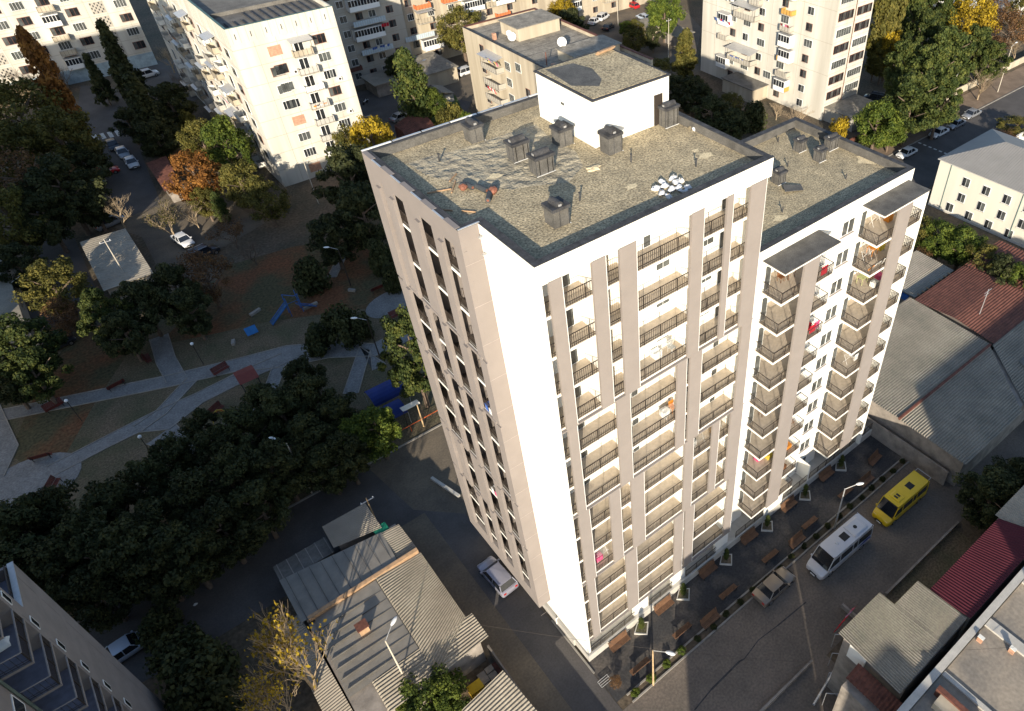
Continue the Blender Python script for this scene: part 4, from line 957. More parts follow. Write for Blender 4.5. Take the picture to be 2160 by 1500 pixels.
mb = MB(); mb.add([(56, -10.6, 4.95), (62, -10.6, 4.92), (62, -6.5, 5.0), (57.5, -6.5, 5.02)], [(0, 1, 2, 3)], ROOFG); mb.build('roof_patch', I1b)
I2 = shed('rusty_warehouse', 'rust brown sheet roofed warehouse behind the grey one with a thin aerial mast')
mb = MB(); mb.box(58.8, -2.6, 0, 78, 8.0, 4.5, BLOCKW); mb.build('wall', I2)
mb = MB(); mb.corr((58.3, -3.0, 4.9), (58.3, 2.5, 5.5), (69.8, 2.5, 5.5), (69.8, -3.0, 4.9), 16, .04, RUST); mb.build('roof', I2)
mb = MB(); mb.corr((58.3, 2.5, 5.5), (58.3, 8.2, 4.9), (69.8, 8.2, 4.9), (69.8, 2.5, 5.5), 16, .04, RUST); mb.build('roof', I2); mb = MB(); mb.corr((70.0, -3.0, 4.95), (70.0, 8.2, 4.95), (79, 8.2, 4.95), (79, -3.0, 4.95), 26, .04, RUST); mb.build('roof', I2)
mb = MB(); mb.tube((61.5, 1.0, 5.0), (61.5, 1.0, 9.2), .05, .04, METALG); mb.tube((60.7, 1, 8.9), (62.3, 1, 8.9), .03, .03, METALG); mb.tube((61.0, 1, 8.4), (62.0, 1, 8.4), .03, .03, METALG); mb.build('aerial_mast', I2)
I3 = shed('patched_lean_to', 'low grey lean-to with a broken lattice edge and a blue board, above the rusty warehouse')
mb = MB(); mb.box(60.6, 9.3, 0, 69, 14.8, 3.6, BLOCKW); mb.build('wall', I3); mb = MB(); mb.corr((60.2, 9.1, 3.8), (60.2, 15.1, 3.9), (69.4, 15.1, 4.0), (69.4, 9.1, 3.8), 20, .04, SLATE); mb.build('roof', I3)
mb = MB(); mb.box(60.2, 10, 2.6, 60.55, 12, 3.4, BLUEP); mb.build('blue_board', I3)
for k in range(8): mb = MB(); mb.box(61 + k * 1.0, 8.35, 3.85, 61.12 + k * 1.0, 9.3, 3.95, WOODO); mb.build('lattice_batten', I3)
# bottom right roofs
z = 9.3
J = shed('maroon_house', 'house with a glossy maroon ribbed roof beside the street at lower right')
mb = MB(); mb.box(22.4, -20.5, 0, 32.4, -17.4, z - .3, OLDC); mb.build('wall', J); mb = MB(); mb.corr((21.95, -20.6, z + .35), (33.5, -20.6, z + .35), (32.4, -17.05, z - .15), (22.0, -17.05, z - .15), 40, .06, MAROON); mb.build('roof', J)
J2 = shed('slate_house', 'house with a pale corrugated slate roof at lower right crossed by sharp shadows')
mb = MB(); mb.box(13.9, -20.4, 0, 18.6, -15.0, z - .3, BLOCKW); mb.box(18.6, -20.4, 0, 21.8, -16.4, z - .3, BLOCKW); mb.build('wall', J2)
mb = MB(); mb.corr((13.1, -20.4, z + .25), (18.75, -20.4, z + .25), (18.75, -14.6, z - .1), (13.6, -14.6, z - .1), 26, .06, SLATE); mb.build('roof', J2)
mb = MB(); mb.corr((18.8, -20.4, z + .2), (21.9, -20.4, z + .2), (21.9, -16.0, z - .05), (18.8, -16.0, z - .05), 15, .06, SLATE); mb.build('roof', J2)
mb = MB(); mb.box(13.7, -17.2, z - 2.2, 13.9, -15.7, z - .4, WHITE2); mb.build('gable_board', J2)
J3 = shed('brown_lean_to', 'rust brown sheet lean-to roof below the slate house at the bottom edge')
mb = MB(); mb.box(11.4, -26, 0, 13.0, -17.0, z - 1.8, BLOCKW); mb.build('wall', J3)
mb = MB(); mb.corr((11.9, -26, z - 1.4), (11.9, -16.9, z - 1.4), (13.3, -16.9, z - .9), (13.3, -26, z - .9), 30, .04, RUST); mb.build('roof', J3)
J4 = shed('blue_roof_house', 'pale blue ribbed roof at the right edge above the maroon roof')
mb = MB(); mb.box(32.9, -24, 0, 46, -16.9, z - .9, OLDC); mb.build('wall', J4); mb = MB(); mb.corr((32.8, -24, z - .3), (46, -24, z - .3), (46, -16.6, z - .6), (32.9, -16.6, z - .6), 50, .04, CORRL); mb.build('roof', J4)
J5 = shed('flat_roof_hall', 'hall with a stained flat screed roof filling the bottom right corner')
mb = MB(); mb.box(8.5, -40, 0, 34, -21.3, z + .1, OLDC); mb.build('wall', J5); mb = MB(); mb.box(8.4, -40, z + .1, 34, -21.6, z + .25, CONC); mb.build('roof_deck', J5)
mb = MB(); mb.box(8.4, -21.5, z + .1, 34, -21.05, z + .6, OLDC); mb.box(8.35, -21.55, z + .6, 34, -21.0, z + .66, PLINTH); mb.build('parapet', J5)
for (x, w_) in ((16.5, .4), (22.3, .8), (27.8, .4)): mb = MB(); mb.box(x, -40, z + .25, x + w_, -21.6, z + .45, PLINTH); mb.build('roof_upstand', J5)
mb = MB(); mb.box(14.0, -26, z + .25, 14.9, -22.4, z + 1.0, OLDT); mb.box(14.9, -26.0, z + .25, 15.3, -22.0, z + 1.2, RUST); mb.build('roof_hut', J5)
for (x, y) in ((20.9, -22.0), (21.9, -24.0)): mb = MB(); mb.box(x - .12, y - .2, z + .25, x + .12, y + .2, z + .85, BRICK); mb.box(x - .15, y - .23, z + .85, x + .15, y + .23, z + .9, WHITE2); mb.build('chimney', J5)
# ================================================================ vehicles
TYRE = mat('tyre_rubber', (0.015, 0.015, 0.015), .9, .1); RIM = mat('wheel_rim', (0.35, 0.35, 0.36), .35, .05, metal=.8)
CG = mat('car_glass', (0.012, 0.015, 0.02), .06, .3, .5, spec=.8); LAMP = mat('lamp_glass', (0.7, 0.7, 0.68), .2, .02); TAIL = mat('tail_lamp', (0.4, 0.01, 0.01), .3, .05)
BLK = mat('black_trim', (0.02, 0.02, 0.02), .6, .1)


def paint(name, c, metal=.2): return mat('paint_' + name, c, .28, .02, 3, metal=metal, spec=.6)


def loft(mb, secs, m, cap=True):
    """secs: list of rings (same count) of points"""
    n = len(secs[0]); vs = [p for s_ in secs for p in s_]; fs = []
    for i in range(len(secs) - 1):
        for j in range(n): fs.append((i * n + j, i * n + (j + 1) % n, (i + 1) * n + (j + 1) % n, (i + 1) * n + j))
    if cap: fs += [tuple(range(n))[::-1], tuple(range((len(secs) - 1) * n, len(secs) * n))]
    mb.add(vs, fs, m)


def ring(x, hw, z0, z1, r_=.12):
    return [(x, -hw, z0 + r_), (x, -hw + r_ * .6, z0), (x, hw - r_ * .6, z0), (x, hw, z0 + r_), (x, hw + .015, (z0 + z1) / 2), (x, hw - .03, z1 - r_ * .5), (x, hw - r_ * 1.3, z1), (x, -hw + r_ * 1.3, z1), (x, -hw + .03, z1 - r_ * .5), (x, -hw - .015, (z0 + z1) / 2)]


def smooth(o):
    for p in o.data.polygons: p.use_smooth = True
    m = o.modifiers.new('s', 'EDGE_SPLIT'); m.split_angle = math.radians(38); return o


def vehicle(name, label, cat, x, y, heading, L, Wd, H, col, style='sedan', group=None):
    """front points along local +x"""
    o = thing(name, label, cat, (x, y, 0), heading, group); hw = Wd / 2; hl = L / 2
    P = {'sedan': dict(hood=.72, cow=.24, rf=.10, rr=-.22, deck=-.36, belt=.86, tail=.95),
         'hatch': dict(hood=.76, cow=.27, rf=.13, rr=-.36, deck=-.455, belt=.92, tail=.98),
         'suv': dict(hood=.9, cow=.27, rf=.15, rr=-.40, deck=-.47, belt=1.02, tail=1.05),
         'van': dict(hood=1.05, cow=.40, rf=.29, rr=-.485, deck=-.495, belt=1.25, tail=1.3)}[style]
    b = MB(); z0 = .28
    st = [(-.5, .90, .40, P['tail'] - .22), (-.485, .97, .32, P['tail'] - .06), (P['deck'], 1, z0, P['tail']), (P['rr'], 1, z0, P['belt'] + .02), (0, 1, z0, P['belt']), (P['rf'], 1, z0, P['belt']), (P['cow'], 1, z0, P['belt'] - .01), ((P['cow'] + .46) / 2, .985, z0, (P['belt'] + P['hood']) / 2 + .02), (.46, .95, z0, P['hood']), (.485, .89, .34, P['hood'] - .09), (.5, .80, .42, P['hood'] - .22)]
    loft(b, [ring(a * L, hw * w_, c, d_) for a, w_, c, d_ in st], col); smooth(b.build('body', o))
    g = MB(); rw = hw * (.74 if style != 'van' else .86); zb = P['belt'] - .02; zt = H
    def cr(a, w_, za, zb_): return [(a * L, -w_ * 1, za), (a * L, w_, za), (a * L, w_ * .985, (za + zb_) / 2), (a * L, w_ * .9, zb_), (a * L, -w_ * .9, zb_), (a * L, -w_ * .985, (za + zb_) / 2)]
    bw = hw * .95
    def lerp(a, b_, t): return a + (b_ - a) * t
    rg = []
    for a, t in ((P['deck'] + .005, .05), (lerp(P['deck'], P['rr'], .95), .93), (P['rr'] + .03, 1), (P['rf'] - .02, 1), (lerp(P['cow'], P['rf'], .92), .93), (P['cow'] - .003, .05)):
        z1 = zb + (zt - .03 - zb) * t; w1 = lerp(bw, rw, t * .8)
        rg.append([(a * L, -bw, zb), (a * L, bw, zb), (a * L, lerp(bw, w1, .55), lerp(zb, z1, .55)), (a * L, w1, z1), (a * L, -w1, z1), (a * L, -lerp(bw, w1, .55), lerp(zb, z1, .55))])
    loft(g, rg, CG); g.build('window', o)
    t_ = MB(); ra, rb_ = P['rr'] + .02, P['rf'] + .0
    loft(t_, [[(a * L, -w_, zt - .07), (a * L, w_, zt - .07), (a * L, w_, zt - .02), (a * L, w_ * .8, zz), (a * L, -w_ * .8, zz), (a * L, -w_, zt - .02)] for a, w_, zz in ((ra - .02, rw * .93, zt - .03), (ra + .02, rw + .02, zt), ((ra + rb_) / 2, rw + .03, zt + .015), (rb_ - .02, rw + .02, zt), (rb_ + .01, rw * .93, zt - .03))], col)
    # pillars
    for sy in (-1, 1):
        for a, c in ((P['cow'], P['rf']), (P['deck'], P['rr']), ((P['rr'] + P['rf']) / 2, (P['rr'] + P['rf']) / 2 + .001)) + (((-.2, -.199), (.16, .161)) if style == 'van' else ()):
            t_.tube((a * L, sy * bw * 1.01, zb), (c * L, sy * (rw + .02), zt - .03), .045, .045, col, 4)
        if style == 'van' : t_.add([(ra * L, sy * (rw * 1.04), zt - .03), (P['rf'] * L, sy * rw * 1.04, zt - .03), (P['rf'] * L + .25, sy * bw * .975, zt - .42), (P['deck'] * L, sy * bw * .975, zt - .42)], [(0, 1, 2, 3) if sy < 0 else (3, 2, 1, 0)], col)
    smooth(t_.build('roof', o))
    wr_ = .33 if style != 'van' else .36; wm = MB(); wm.tube((0, -.1, 0), (0, .1, 0), wr_, wr_, TYRE, 14)
    w0 = None
    for a in (-.31, .32):
        for sy in (-1, 1):
            if w0 is None:
                w0 = wm.build('wheel', o, loc=(a * L, sy * (hw - .09), wr_)); rm = MB(); rm.tube((0, -.115, 0), (0, .115, 0), wr_ * .62, wr_ * .62, RIM, 10); rm.build('rim', w0)
            else: part(w0, o, (a * L, sy * (hw - .09), wr_))
    hm = MB(); hm.box(-.12, -.17, -.06, .02, .17, .06, LAMP); h0 = hm.build('headlight', o, loc=(.482 * L, hw * .62, P['hood'] - .14)); part(h0, o, (.482 * L, -hw * .62, P['hood'] - .14))
    hm = MB(); hm.box(-.02, -.13, -.09, .08, .13, .09, TAIL); h0 = hm.build('tail_light', o, loc=(-.497 * L, hw * .68, P['tail'] - .2)); part(h0, o, (-.497 * L, -hw * .68, P['tail'] - .2))
    mm = MB(); mm.box(-.09, -.02, 0, .06, .18, .13, col); h0 = mm.build('mirror', o, loc=((P['cow'] - .03) * L, hw - .02, P['belt'] + .02)); part(h0, o, ((P['cow'] - .03) * L, -hw - .14, P['belt'] + .02))
    gm = MB(); gm.box(.492 * L, -hw * .4, .48, .507 * L, hw * .4, .62, BLK); gm.box(.495 * L, -.26, .36, .512 * L, .26, .46, PVC); gm.build('grille', o)
    if style == 'suv':
        for sy in (-1, 1): rr = MB(); rr.tube((ra * L, sy * rw * .9, zt + .07), (rb_ * L, sy * rw * .9, zt + .07), .025, .025, METALG); rr.build('roof_rail', o)
    return o


def cxy(px, py, z=.5): p = G(px, py, z); return p.x, p.y


WH = paint('white', (0.62, 0.62, 0.62), 0); SIL = paint('silver', (0.36, 0.37, 0.39), .5); BEI = paint('champagne', (0.24, 0.2, 0.16), .4); LAV = paint('pale_silver', (0.3, 0.3, 0.36), .3)
YEL = paint('yellow', (0.62, 0.42, 0.005), 0); REDC = paint('red', (0.45, 0.015, 0.02), 0); DKC = paint('dark', (0.035, 0.04, 0.05), .3); BLC = paint('pale_blue', (0.45, 0.52, 0.62), .2)
x, y = cxy(1048, 1212, .8); vehicle('parked_car', 'pale silver estate car parked in the lane against the tall tower', 'car', x, y, PI / 2 + .06, 4.5, 1.85, 1.5, LAV, 'hatch')
x, y = cxy(1633, 1234, .7); vehicle('parked_car', 'dusty champagne sedan parked behind the white minibus on the front street', 'car', x, y, .02, 4.5, 1.8, 1.42, BEI, 'sedan')
_q = G(1771, 1153, 1.4); v = vehicle('minibus', 'long white minibus with roof hatches parked on the front street', 'minibus', _q.x, _q.y, PI - .02, 7.3, 2.15, 2.75, paint('minibus_white', (0.5, 0.5, 0.52), .1), 'van')


def roofbox(par, x, w_, l_, z, m, name='roof_unit', h=.16):
    mb = MB(); loft(mb, [[(x - l_ / 2 + e, -w_ / 2 + e, zz), (x + l_ / 2 - e, -w_ / 2 + e, zz), (x + l_ / 2 - e, w_ / 2 - e, zz), (x - l_ / 2 + e, w_ / 2 - e, zz)] for zz, e in ((z, 0), (z + h * .6, .02), (z + h, .14))], m); return mb.build(name, par)


roofbox(v, -2.0, 1.5, 1.9, 2.75, MATS['paint_minibus_white']); roofbox(v, -.35, .8, .85, 2.75, BLK, 'roof_hatch', .07); mb = MB(); mb.tube((-1.9, 0, 2.9), (-1.9, 0, 2.93), .2, .2, BLK, 12); mb.build('roof_fan', v)
mb = MB(); mb.tube((.75, 0, 2.74), (.75, 0, 2.86), .22, .14, MATS['paint_minibus_white'], 10); mb.build('roof_vent', v)
mb = MB(); mb.add([(-3.4, 1.085, .9), (-1.4, 1.085, .9), (-2.4, 1.085, 1.3), (-3.4, 1.085, 1.3)], [(0, 3, 2, 1)], mat('side_stripe', (0.04, 0.05, 0.3), .5)); mb.build('side_stripe', v)
v = vehicle('minibus', 'yellow minibus with black roof hatches parked at the far end of the front street', 'minibus', G(1899, 1053, 1.3).x, G(1899, 1053, 1.3).y, PI - .02, 6.5, 2.1, 2.6, YEL, 'van')
roofbox(v, 1.0, 1.2, 1.0, 2.6, YEL, 'roof_unit', .1); roofbox(v, -1.1, .75, .85, 2.6, BLK, 'roof_hatch', .07)
for k in (.85, 1.2): mb = MB(); mb.box(k - .12, -.22, 2.69, k + .1, .22, 2.72, BLK); mb.build('roof_vent', v)
mb = MB()
for s_ in (-.8, .8): mb.tube((-3.15, s_, 2.62), (-3.6, s_, 2.62), .03, .03, METALG)
mb.tube((-3.6, -.8, 2.62), (-3.6, .8, 2.62), .03, .03, METALG); mb.build('rear_ladder', v)
for px, py, col, st, lab in ((1912, 323, WH, 'sedan', 'white older sedan on the far road, nearest to the hip roofed building'), (1980, 280, WH, 'sedan', 'white sedan on the far road beside the lit lamp post foot, second from the nearest'), (2016, 262, SIL, 'sedan', 'silver sedan close behind the white one on the far road'), (2049, 241, SIL, 'sedan', 'silver sedan parked half on the dusty pavement in sun')):
    x, y = cxy(px, py); vehicle('parked_car', lab, 'car', x, y, PI - .02, 4.5, 1.78, 1.42, col, st)
for px, py, col, st, hd, lab in ((238, 306, DKC, 'sedan', -PI / 2, 'dark sedan at the far end of the three parked in the left yard'), (259, 322, SIL, 'sedan', -PI / 2, 'grey sedan in the middle of the three parked in the left yard'), (278, 343, WH, 'sedan', -PI / 2, 'white sedan nearest of the three parked in the left yard'),
                                 (222, 363, REDC, 'hatch', 0, 'red hatchback in deep shade of the left yard'), (195, 390, DKC, 'sedan', 0.2, 'black sedan under the dark trees of the left yard'), (312, 158, WH, 'suv', .1, 'white car with ladder on its roof parked before the long block'),
                                 (386, 507, WH, 'sedan', -PI / 2 + .2, 'old white car with open boot on the dirt yard left'), (232, 470, SIL, 'suv', .25, 'silver car under the bare tree by the park shed'), (430, 535, DKC, 'suv', .2, 'dark car on the leafy ground under trees'),
                                 (845, 247, SIL, 'sedan', .2, 'silver car partly hidden behind the rusty garage'), (932, 166, SIL, 'hatch', .3, 'grey hatchback beside the tan garage'), (984, 152, WH, 'suv', .1, 'white car in sun beside the wall of the tan block'),
                                 (1254, 45, WH, 'sedan', .4, 'white sedan parked in the yard behind the tan block, left of a pair'), (1272, 37, WH, 'suv', .4, 'white suv parked in the yard behind the tan block, right of a pair'), (1334, 12, REDC, 'hatch', PI / 2, 'red hatchback at the top edge on the yard drive'),
                                 (1388, 50, REDC, 'sedan', .2, 'red sedan beside the pale hut in the back yard'), (1418, 62, DKC, 'sedan', .2, 'dark sedan next to the red one in the back yard'), (1283, 57, DKC, 'sedan', .5, 'dark car in shade of the trees beside the two white cars'), (1357, 37, BLC, 'hatch', PI / 2, 'pale blue car behind the bush in the back yard'), (1845, 208, DKC, 'suv', PI / 2 + .4, 'dark suv under the pines beside the tall cream block'), (268, 1368, BLC, 'sedan', .1, 'pale car half hidden behind the neighbour tower at lower left'), (118, 728, DKC, 'sedan', .2, 'black car on the dark park road at the left')):
    x, y = cxy(px, py); vehicle('parked_car', lab, 'car', x, y, hd, 4.4, 1.78, 1.45 if st != 'suv' else 1.7, col, st)
x, y = cxy(770, 215, .4)
o = thing('motorcycle', 'small white motorcycle parked on the shaded back yard', 'motorcycle', (x, y, 0), .6)
mb = MB(); mb.tube((-.65, -.06, .3), (-.65, .06, .3), .3, .3, TYRE, 12); w0 = mb.build('wheel', o); part(w0, o, (1.3, 0, 0))
mb = MB(); mb.ball((0, 0, .65), .55, .17, .2, WH); mb.tube((.35, 0, .6), (.65, 0, .3), .04, .04, METALG); mb.tube((-.3, 0, .6), (-.65, 0, .3), .04, .04, METALG); mb.build('body', o)
mb = MB(); mb.tube((.4, -.35, 1.0), (.4, .35, 1.0), .025, .025, BLK); mb.tube((.4, 0, .6), (.4, 0, 1.0), .04, .03, METALG); mb.build('handlebar', o)
mb = MB(); mb.box(-.55, -.14, .8, .05, .14, .88, BLK); mb.build('saddle', o)

# ================================================================ benches, planters, lamps
BW = mat('bench_wood', (0.15, 0.08, 0.045), .6, .2, 3, streak=False); BW2 = mat('bench_metal', (0.03, 0.03, 0.03), .5, .1)
bench0 = thing('park_bench', 'x', 'bench', (0, 0, 0), 0)
mb = MB()
for k in range(4): mb.box(-1.0, .02 + k * .13, .43, 1.0, .13 + k * .13, .46, BW)
mb.build('seat', bench0)
mb = MB()
for k in range(5): a = k * .12; mb.add([(-1.0, .52 + a * .35, .5 + a), (1.0, .52 + a * .35, .5 + a), (1.0, .555 + a * .35, .6 + a), (-1.0, .555 + a * .35, .6 + a), (-1.0, .55 + a * .35, .49 + a), (1.0, .55 + a * .35, .49 + a), (1.0, .585 + a * .35, .59 + a), (-1.0, .585 + a * .35, .59 + a)], [(0, 1, 2, 3), (7, 6, 5, 4), (3, 2, 6, 7), (0, 4, 5, 1), (0, 3, 7, 4), (1, 5, 6, 2)], BW)
mb.build('backrest', bench0)
mb = MB(); mb.box(-.03, 0, 0, .03, .05, .43, BW2); mb.box(-.03, 0, .38, .03, .55, .43, BW2); mb.add([(-.03, .5, 0), (.03, .5, 0), (.03, .56, 0), (-.03, .56, 0), (-.03, .7, 1.1), (.03, .7, 1.1), (.03, .75, 1.1), (-.03, .75, 1.1)], [(0, 3, 2, 1), (4, 5, 6, 7), (0, 1, 5, 4), (1, 2, 6, 5), (2, 3, 7, 6), (3, 0, 4, 7)], BW2)
l_ = mb.build('leg', bench0, loc=(-.8, 0, 0)); part(l_, bench0, (.8, 0, 0))
BL = []
wallx = [2.87, 8.1, 13.7, 19.35, 25.2, 31.2]; outx = [2.9, 7.8, 13.6, 19.35, 25.2, 30.9]; facex = [10.4, 22.6, 33.8, 36.9]
ordn = ['first', 'second', 'third', 'fourth', 'fifth', 'sixth']
for k, xx in enumerate(wallx): BL.append((xx, -1.05, 0, ordn[k] + ' wooden bench from the tower corner with its back to the building plinth'))
for k, xx in enumerate(outx): BL.append((xx, -3.15, PI, ordn[k] + ' wooden bench from the tower corner in the kerb side row facing the building'))
for k, xx in enumerate(facex): BL.append((xx, (-4.75, -4.4, -4.3, -3.1)[k], 0 if k < 3 else .1, ordn[k] + ' wooden bench from the tower corner standing on the outer planting strip'))
for i, (xx, yy, rz, lab) in enumerate(BL):
    if i == 0: bench0.location = (xx, yy, .016); bench0.rotation_euler.z = rz; bench0['label'] = lab; bench0['group'] = 'wooden benches in front of the towers'
    else: clone(bench0, (xx, yy, .016), rz, lab, 'wooden benches in front of the towers')
REDB = mat('red_bench_wood', (0.11, 0.025, 0.018), .6, .2, 3)
rb0 = clone(bench0, (0, 0, 0), 0)
for c in rb0.children:
    if c.name.startswith(('seat', 'backrest')): c.data = c.data.copy(); c.data.materials[0] = REDB
for i, (px, py, rz, lab) in enumerate(((243, 812, PI + .2, 'red bench above the long park path at left'), (470, 785, .2, 'red bench beside the path fork'), (118, 862, .2, 'red bench beside the lit streak by the path'), (90, 960, PI - .3, 'red bench at the edge of the round plaza'), (122, 1025, 1.0, 'red bench on the lower side of the round plaza'), (318, 755, PI / 2, 'red bench along the short path under pines'), (795, 608, PI, 'red bench above the far round plaza'), (840, 668, 0, 'bench at the lower rim of the far round plaza'), (462, 870, .5, 'dark red bench by the bottom path near the yellow flower frame'))):
    p = G(px, py, .3)
    if i == 0: rb0.location = (p.x, p.y, .02); rb0.rotation_euler.z = rz; rb0['label'] = lab; rb0['group'] = 'red park benches'
    else: clone(rb0, (p.x, p.y, .02), rz, lab, 'red park benches')
BEDG = mat('hedge_green', (0.04, 0.07, 0.02), .9, .3, 2)


def lamp(name, label, x, y, h, style, z0=0, ang=0, col=METALG, group=None, lean=0):
    o = thing(name, label, 'street lamp', (x, y, z0), ang, group)
    mb = MB(); mb.tube((0, 0, 0), (0, 0, h), .09 if style != 'ball' else .05, .055 if style != 'ball' else .04, col, 8); mb.build('pole', o)
    if style == 'ball':
        mb = MB(); mb.ball((0, 0, h + .16), .2, .2, .2, PVC, 12, 8); smooth(mb.build('globe', o))
    elif style == 'arm':
        mb = MB(); mb.tube((0, 0, h - .05), (1.1, 0, h + .35), .035, .03, METALG); mb.build('arm', o)
        mb = MB(); mb.ball((1.45, 0, h + .38), .42, .17, .09, PVC, 10, 6); smooth(mb.build('lamp_head', o))
    elif style == 'twin':
        for s_ in (-1, 1):
            mb = MB(); mb.tube((0, 0, h - .1), (s_ * .9, 0, h + .1), .03, .03, METALG); mb.build('arm', o); mb = MB(); mb.ball((s_ * 1.2, 0, h + .12), .4, .17, .09, PVC, 10, 6); smooth(mb.build('lamp_head', o))
    elif style == 'cross':
        mb = MB(); mb.box(-.7, -.04, h - .5, .7, .04, h - .42, METALG); mb.build('crossarm', o)
        for s_ in (-.6, 0, .6): mb = MB(); mb.tube((s_, 0, h - .42), (s_, 0, h - .25), .05, .04, PVC, 6); mb.build('insulator', o)
    return o


POLEO = mat('weathered_pole', (0.42, 0.30, 0.17), .9, .2, 2); POLEC = mat('concrete_pole', (0.45, 0.41, 0.34), .9, .12, 1)
lamp('street_lamp', 'wooden lamp post on the street kerb near the tower corner', 2.84, -5.26, 6.3, 'arm', ang=-1.0, col=POLEO)
lamp('street_lamp', 'slim grey street lamp on the kerb beside the white minibus', 26.8, -5.35, 6.5, 'arm', ang=-.5, col=METALG)
p = G(822, 1440, 0); lamp('street_lamp', 'tall concrete lamp pole rising through the long shed roof', -13.0, 7.7, 9.0, 'arm', ang=.6, col=POLEC)
p = G(658, 1040, 0); lamp('street_lamp', 'white banded lamp pole at the edge of the dark pines by the cross road', p.x, p.y, 8.0, 'arm', ang=2.2, col=POLEC)
p = G(1290, 0, 0)
p = G(283, 612, 0); lamp('utility_pole', 'leaning wooden pole over the square park shed', p.x, p.y, 8.6, 'cross', col=POLEC)
p = G(778, 1075, 3); lamp('utility_pole', 'short utility post with crossarm at the north shed corner', p.x + .2, p.y + .1, 4.6, 'cross', col=POLEO)
for px, py, lab in ((405, 726, 'white globe lamp on the lawn above the park path'), (140, 846, 'white globe lamp by the path near the lit streak'), (295, 922, 'white globe lamp beside the lower path bend'), (653, 773, 'white globe lamp by the junction of park paths'), (602, 794, 'white round lamp by the pines at the path end')):
    p = G(px, py, 3.4); lamp('globe_lamp', lab, p.x, p.y, 3.3, 'ball', col=IRON, group='white globe lamps in the park')
for px, py, lab in ((712, 523, 'park lamp post with small head left of the tower by the leaf covered ground'), (773, 672, 'park lamp with small head near the far round plaza')):
    p = G(px, py, 6.5); lamp('street_lamp', lab, p.x, p.y, 6.3, 'arm', col=IRON, ang=2.5)
p = G(905, 230, 0); lamp('street_lamp', 'twin headed lamp post beside the cypress in the back yard', p.x, p.y, 9.5, 'twin', ang=0, col=POLEC)
p = G(1997, 262, 0); lamp('street_lamp', 'pale concrete lamp post beside the parked cars on the far road', p.x, p.y + .6, 9.5, 'arm', ang=0, col=POLEC)
p = G(2108, 196, 0); lamp('street_lamp', 'concrete lamp post further along the far road by the bare tree', p.x, p.y + .4, 9.5, 'arm', ang=0, col=POLEC)
p = G(1410, 125, 0); lamp('utility_pole', 'pale pole in the bushes right of the tan block', p.x, p.y, 9.0, 'cross', col=POLEC)
p = G(1304, 55, 0); lamp('utility_pole', 'pale pole beside the white cars in the back yard', p.x, p.y, 9.0, 'cross', col=POLEC)
p = G(672, 430, 0); lamp('utility_pole', 'pale pole at the foot of the tall panel block', p.x, p.y, 8.0, 'cross', col=POLEC)
p = G(925, 880, 0); lamp('utility_pole', 'thin wooden stake pole by the cross road kerb', 2.0, 34.4, 3.6, 'none', col=POLEO)
p = G(1000, 1075, 0); o = thing('low_wall', 'broken white kerb wall lying beside the grey bay at the lane', 'wall', (G(940, 1030, 0)))
mb = MB(); q = G(970, 1052, 0) - G(912, 1013, 0); mb.tube(-q / 2 + Vector((0, 0, .2)), q / 2 + Vector((0, 0, .2)), .22, .22, PLINTH, 4); mb.build('kerb_block', o)
mb = MB(); mb.tube((-9, 34.6, .8), (5.5, 34.9, .8), .05, .05, mat('orange_rail', (0.6, 0.12, 0.03), .5)); 
for k in range(4): mb.tube((-8 + k * 4.3, 34.65, 0), (-8 + k * 4.3, 34.65, .8), .04, .04, MATS['orange_rail'])
o = mb.build('orange_rail'); tag(o, 'thin orange rail along the cross road by the blue awnings', 'railing')
# planters with cypress
# ================================================================ trees
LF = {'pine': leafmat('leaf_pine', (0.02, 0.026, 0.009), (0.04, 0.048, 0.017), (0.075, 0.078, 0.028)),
      'pine_lit': leafmat('leaf_pine_lit', (0.02, 0.035, 0.01), (0.055, 0.075, 0.018), (0.12, 0.13, 0.03)),  # sunlit copy of the pine leaf: sunlight put into its paler colour
      'green': leafmat('leaf_green', (0.03, 0.05, 0.01), (0.07, 0.1, 0.015), (0.14, 0.165, 0.025)),
      'olive': leafmat('leaf_olive', (0.05, 0.05, 0.012), (0.1, 0.095, 0.022), (0.18, 0.15, 0.035)),
      'yellow': leafmat('leaf_yellow', (0.12, 0.085, 0.01), (0.26, 0.18, 0.015), (0.42, 0.3, 0.02)),
      'orange': leafmat('leaf_orange', (0.09, 0.04, 0.012), (0.19, 0.08, 0.02), (0.3, 0.14, 0.03)),
      'brown': leafmat('leaf_brown', (0.06, 0.035, 0.02), (0.12, 0.065, 0.03), (0.2, 0.11, 0.045))}
BARK = mat('bark', (0.13, 0.095, 0.07), .95, .2, 3); BARKP = mat('pale_bark', (0.30, 0.23, 0.15), .95, .2, 3)
rng = np.random.default_rng(5)


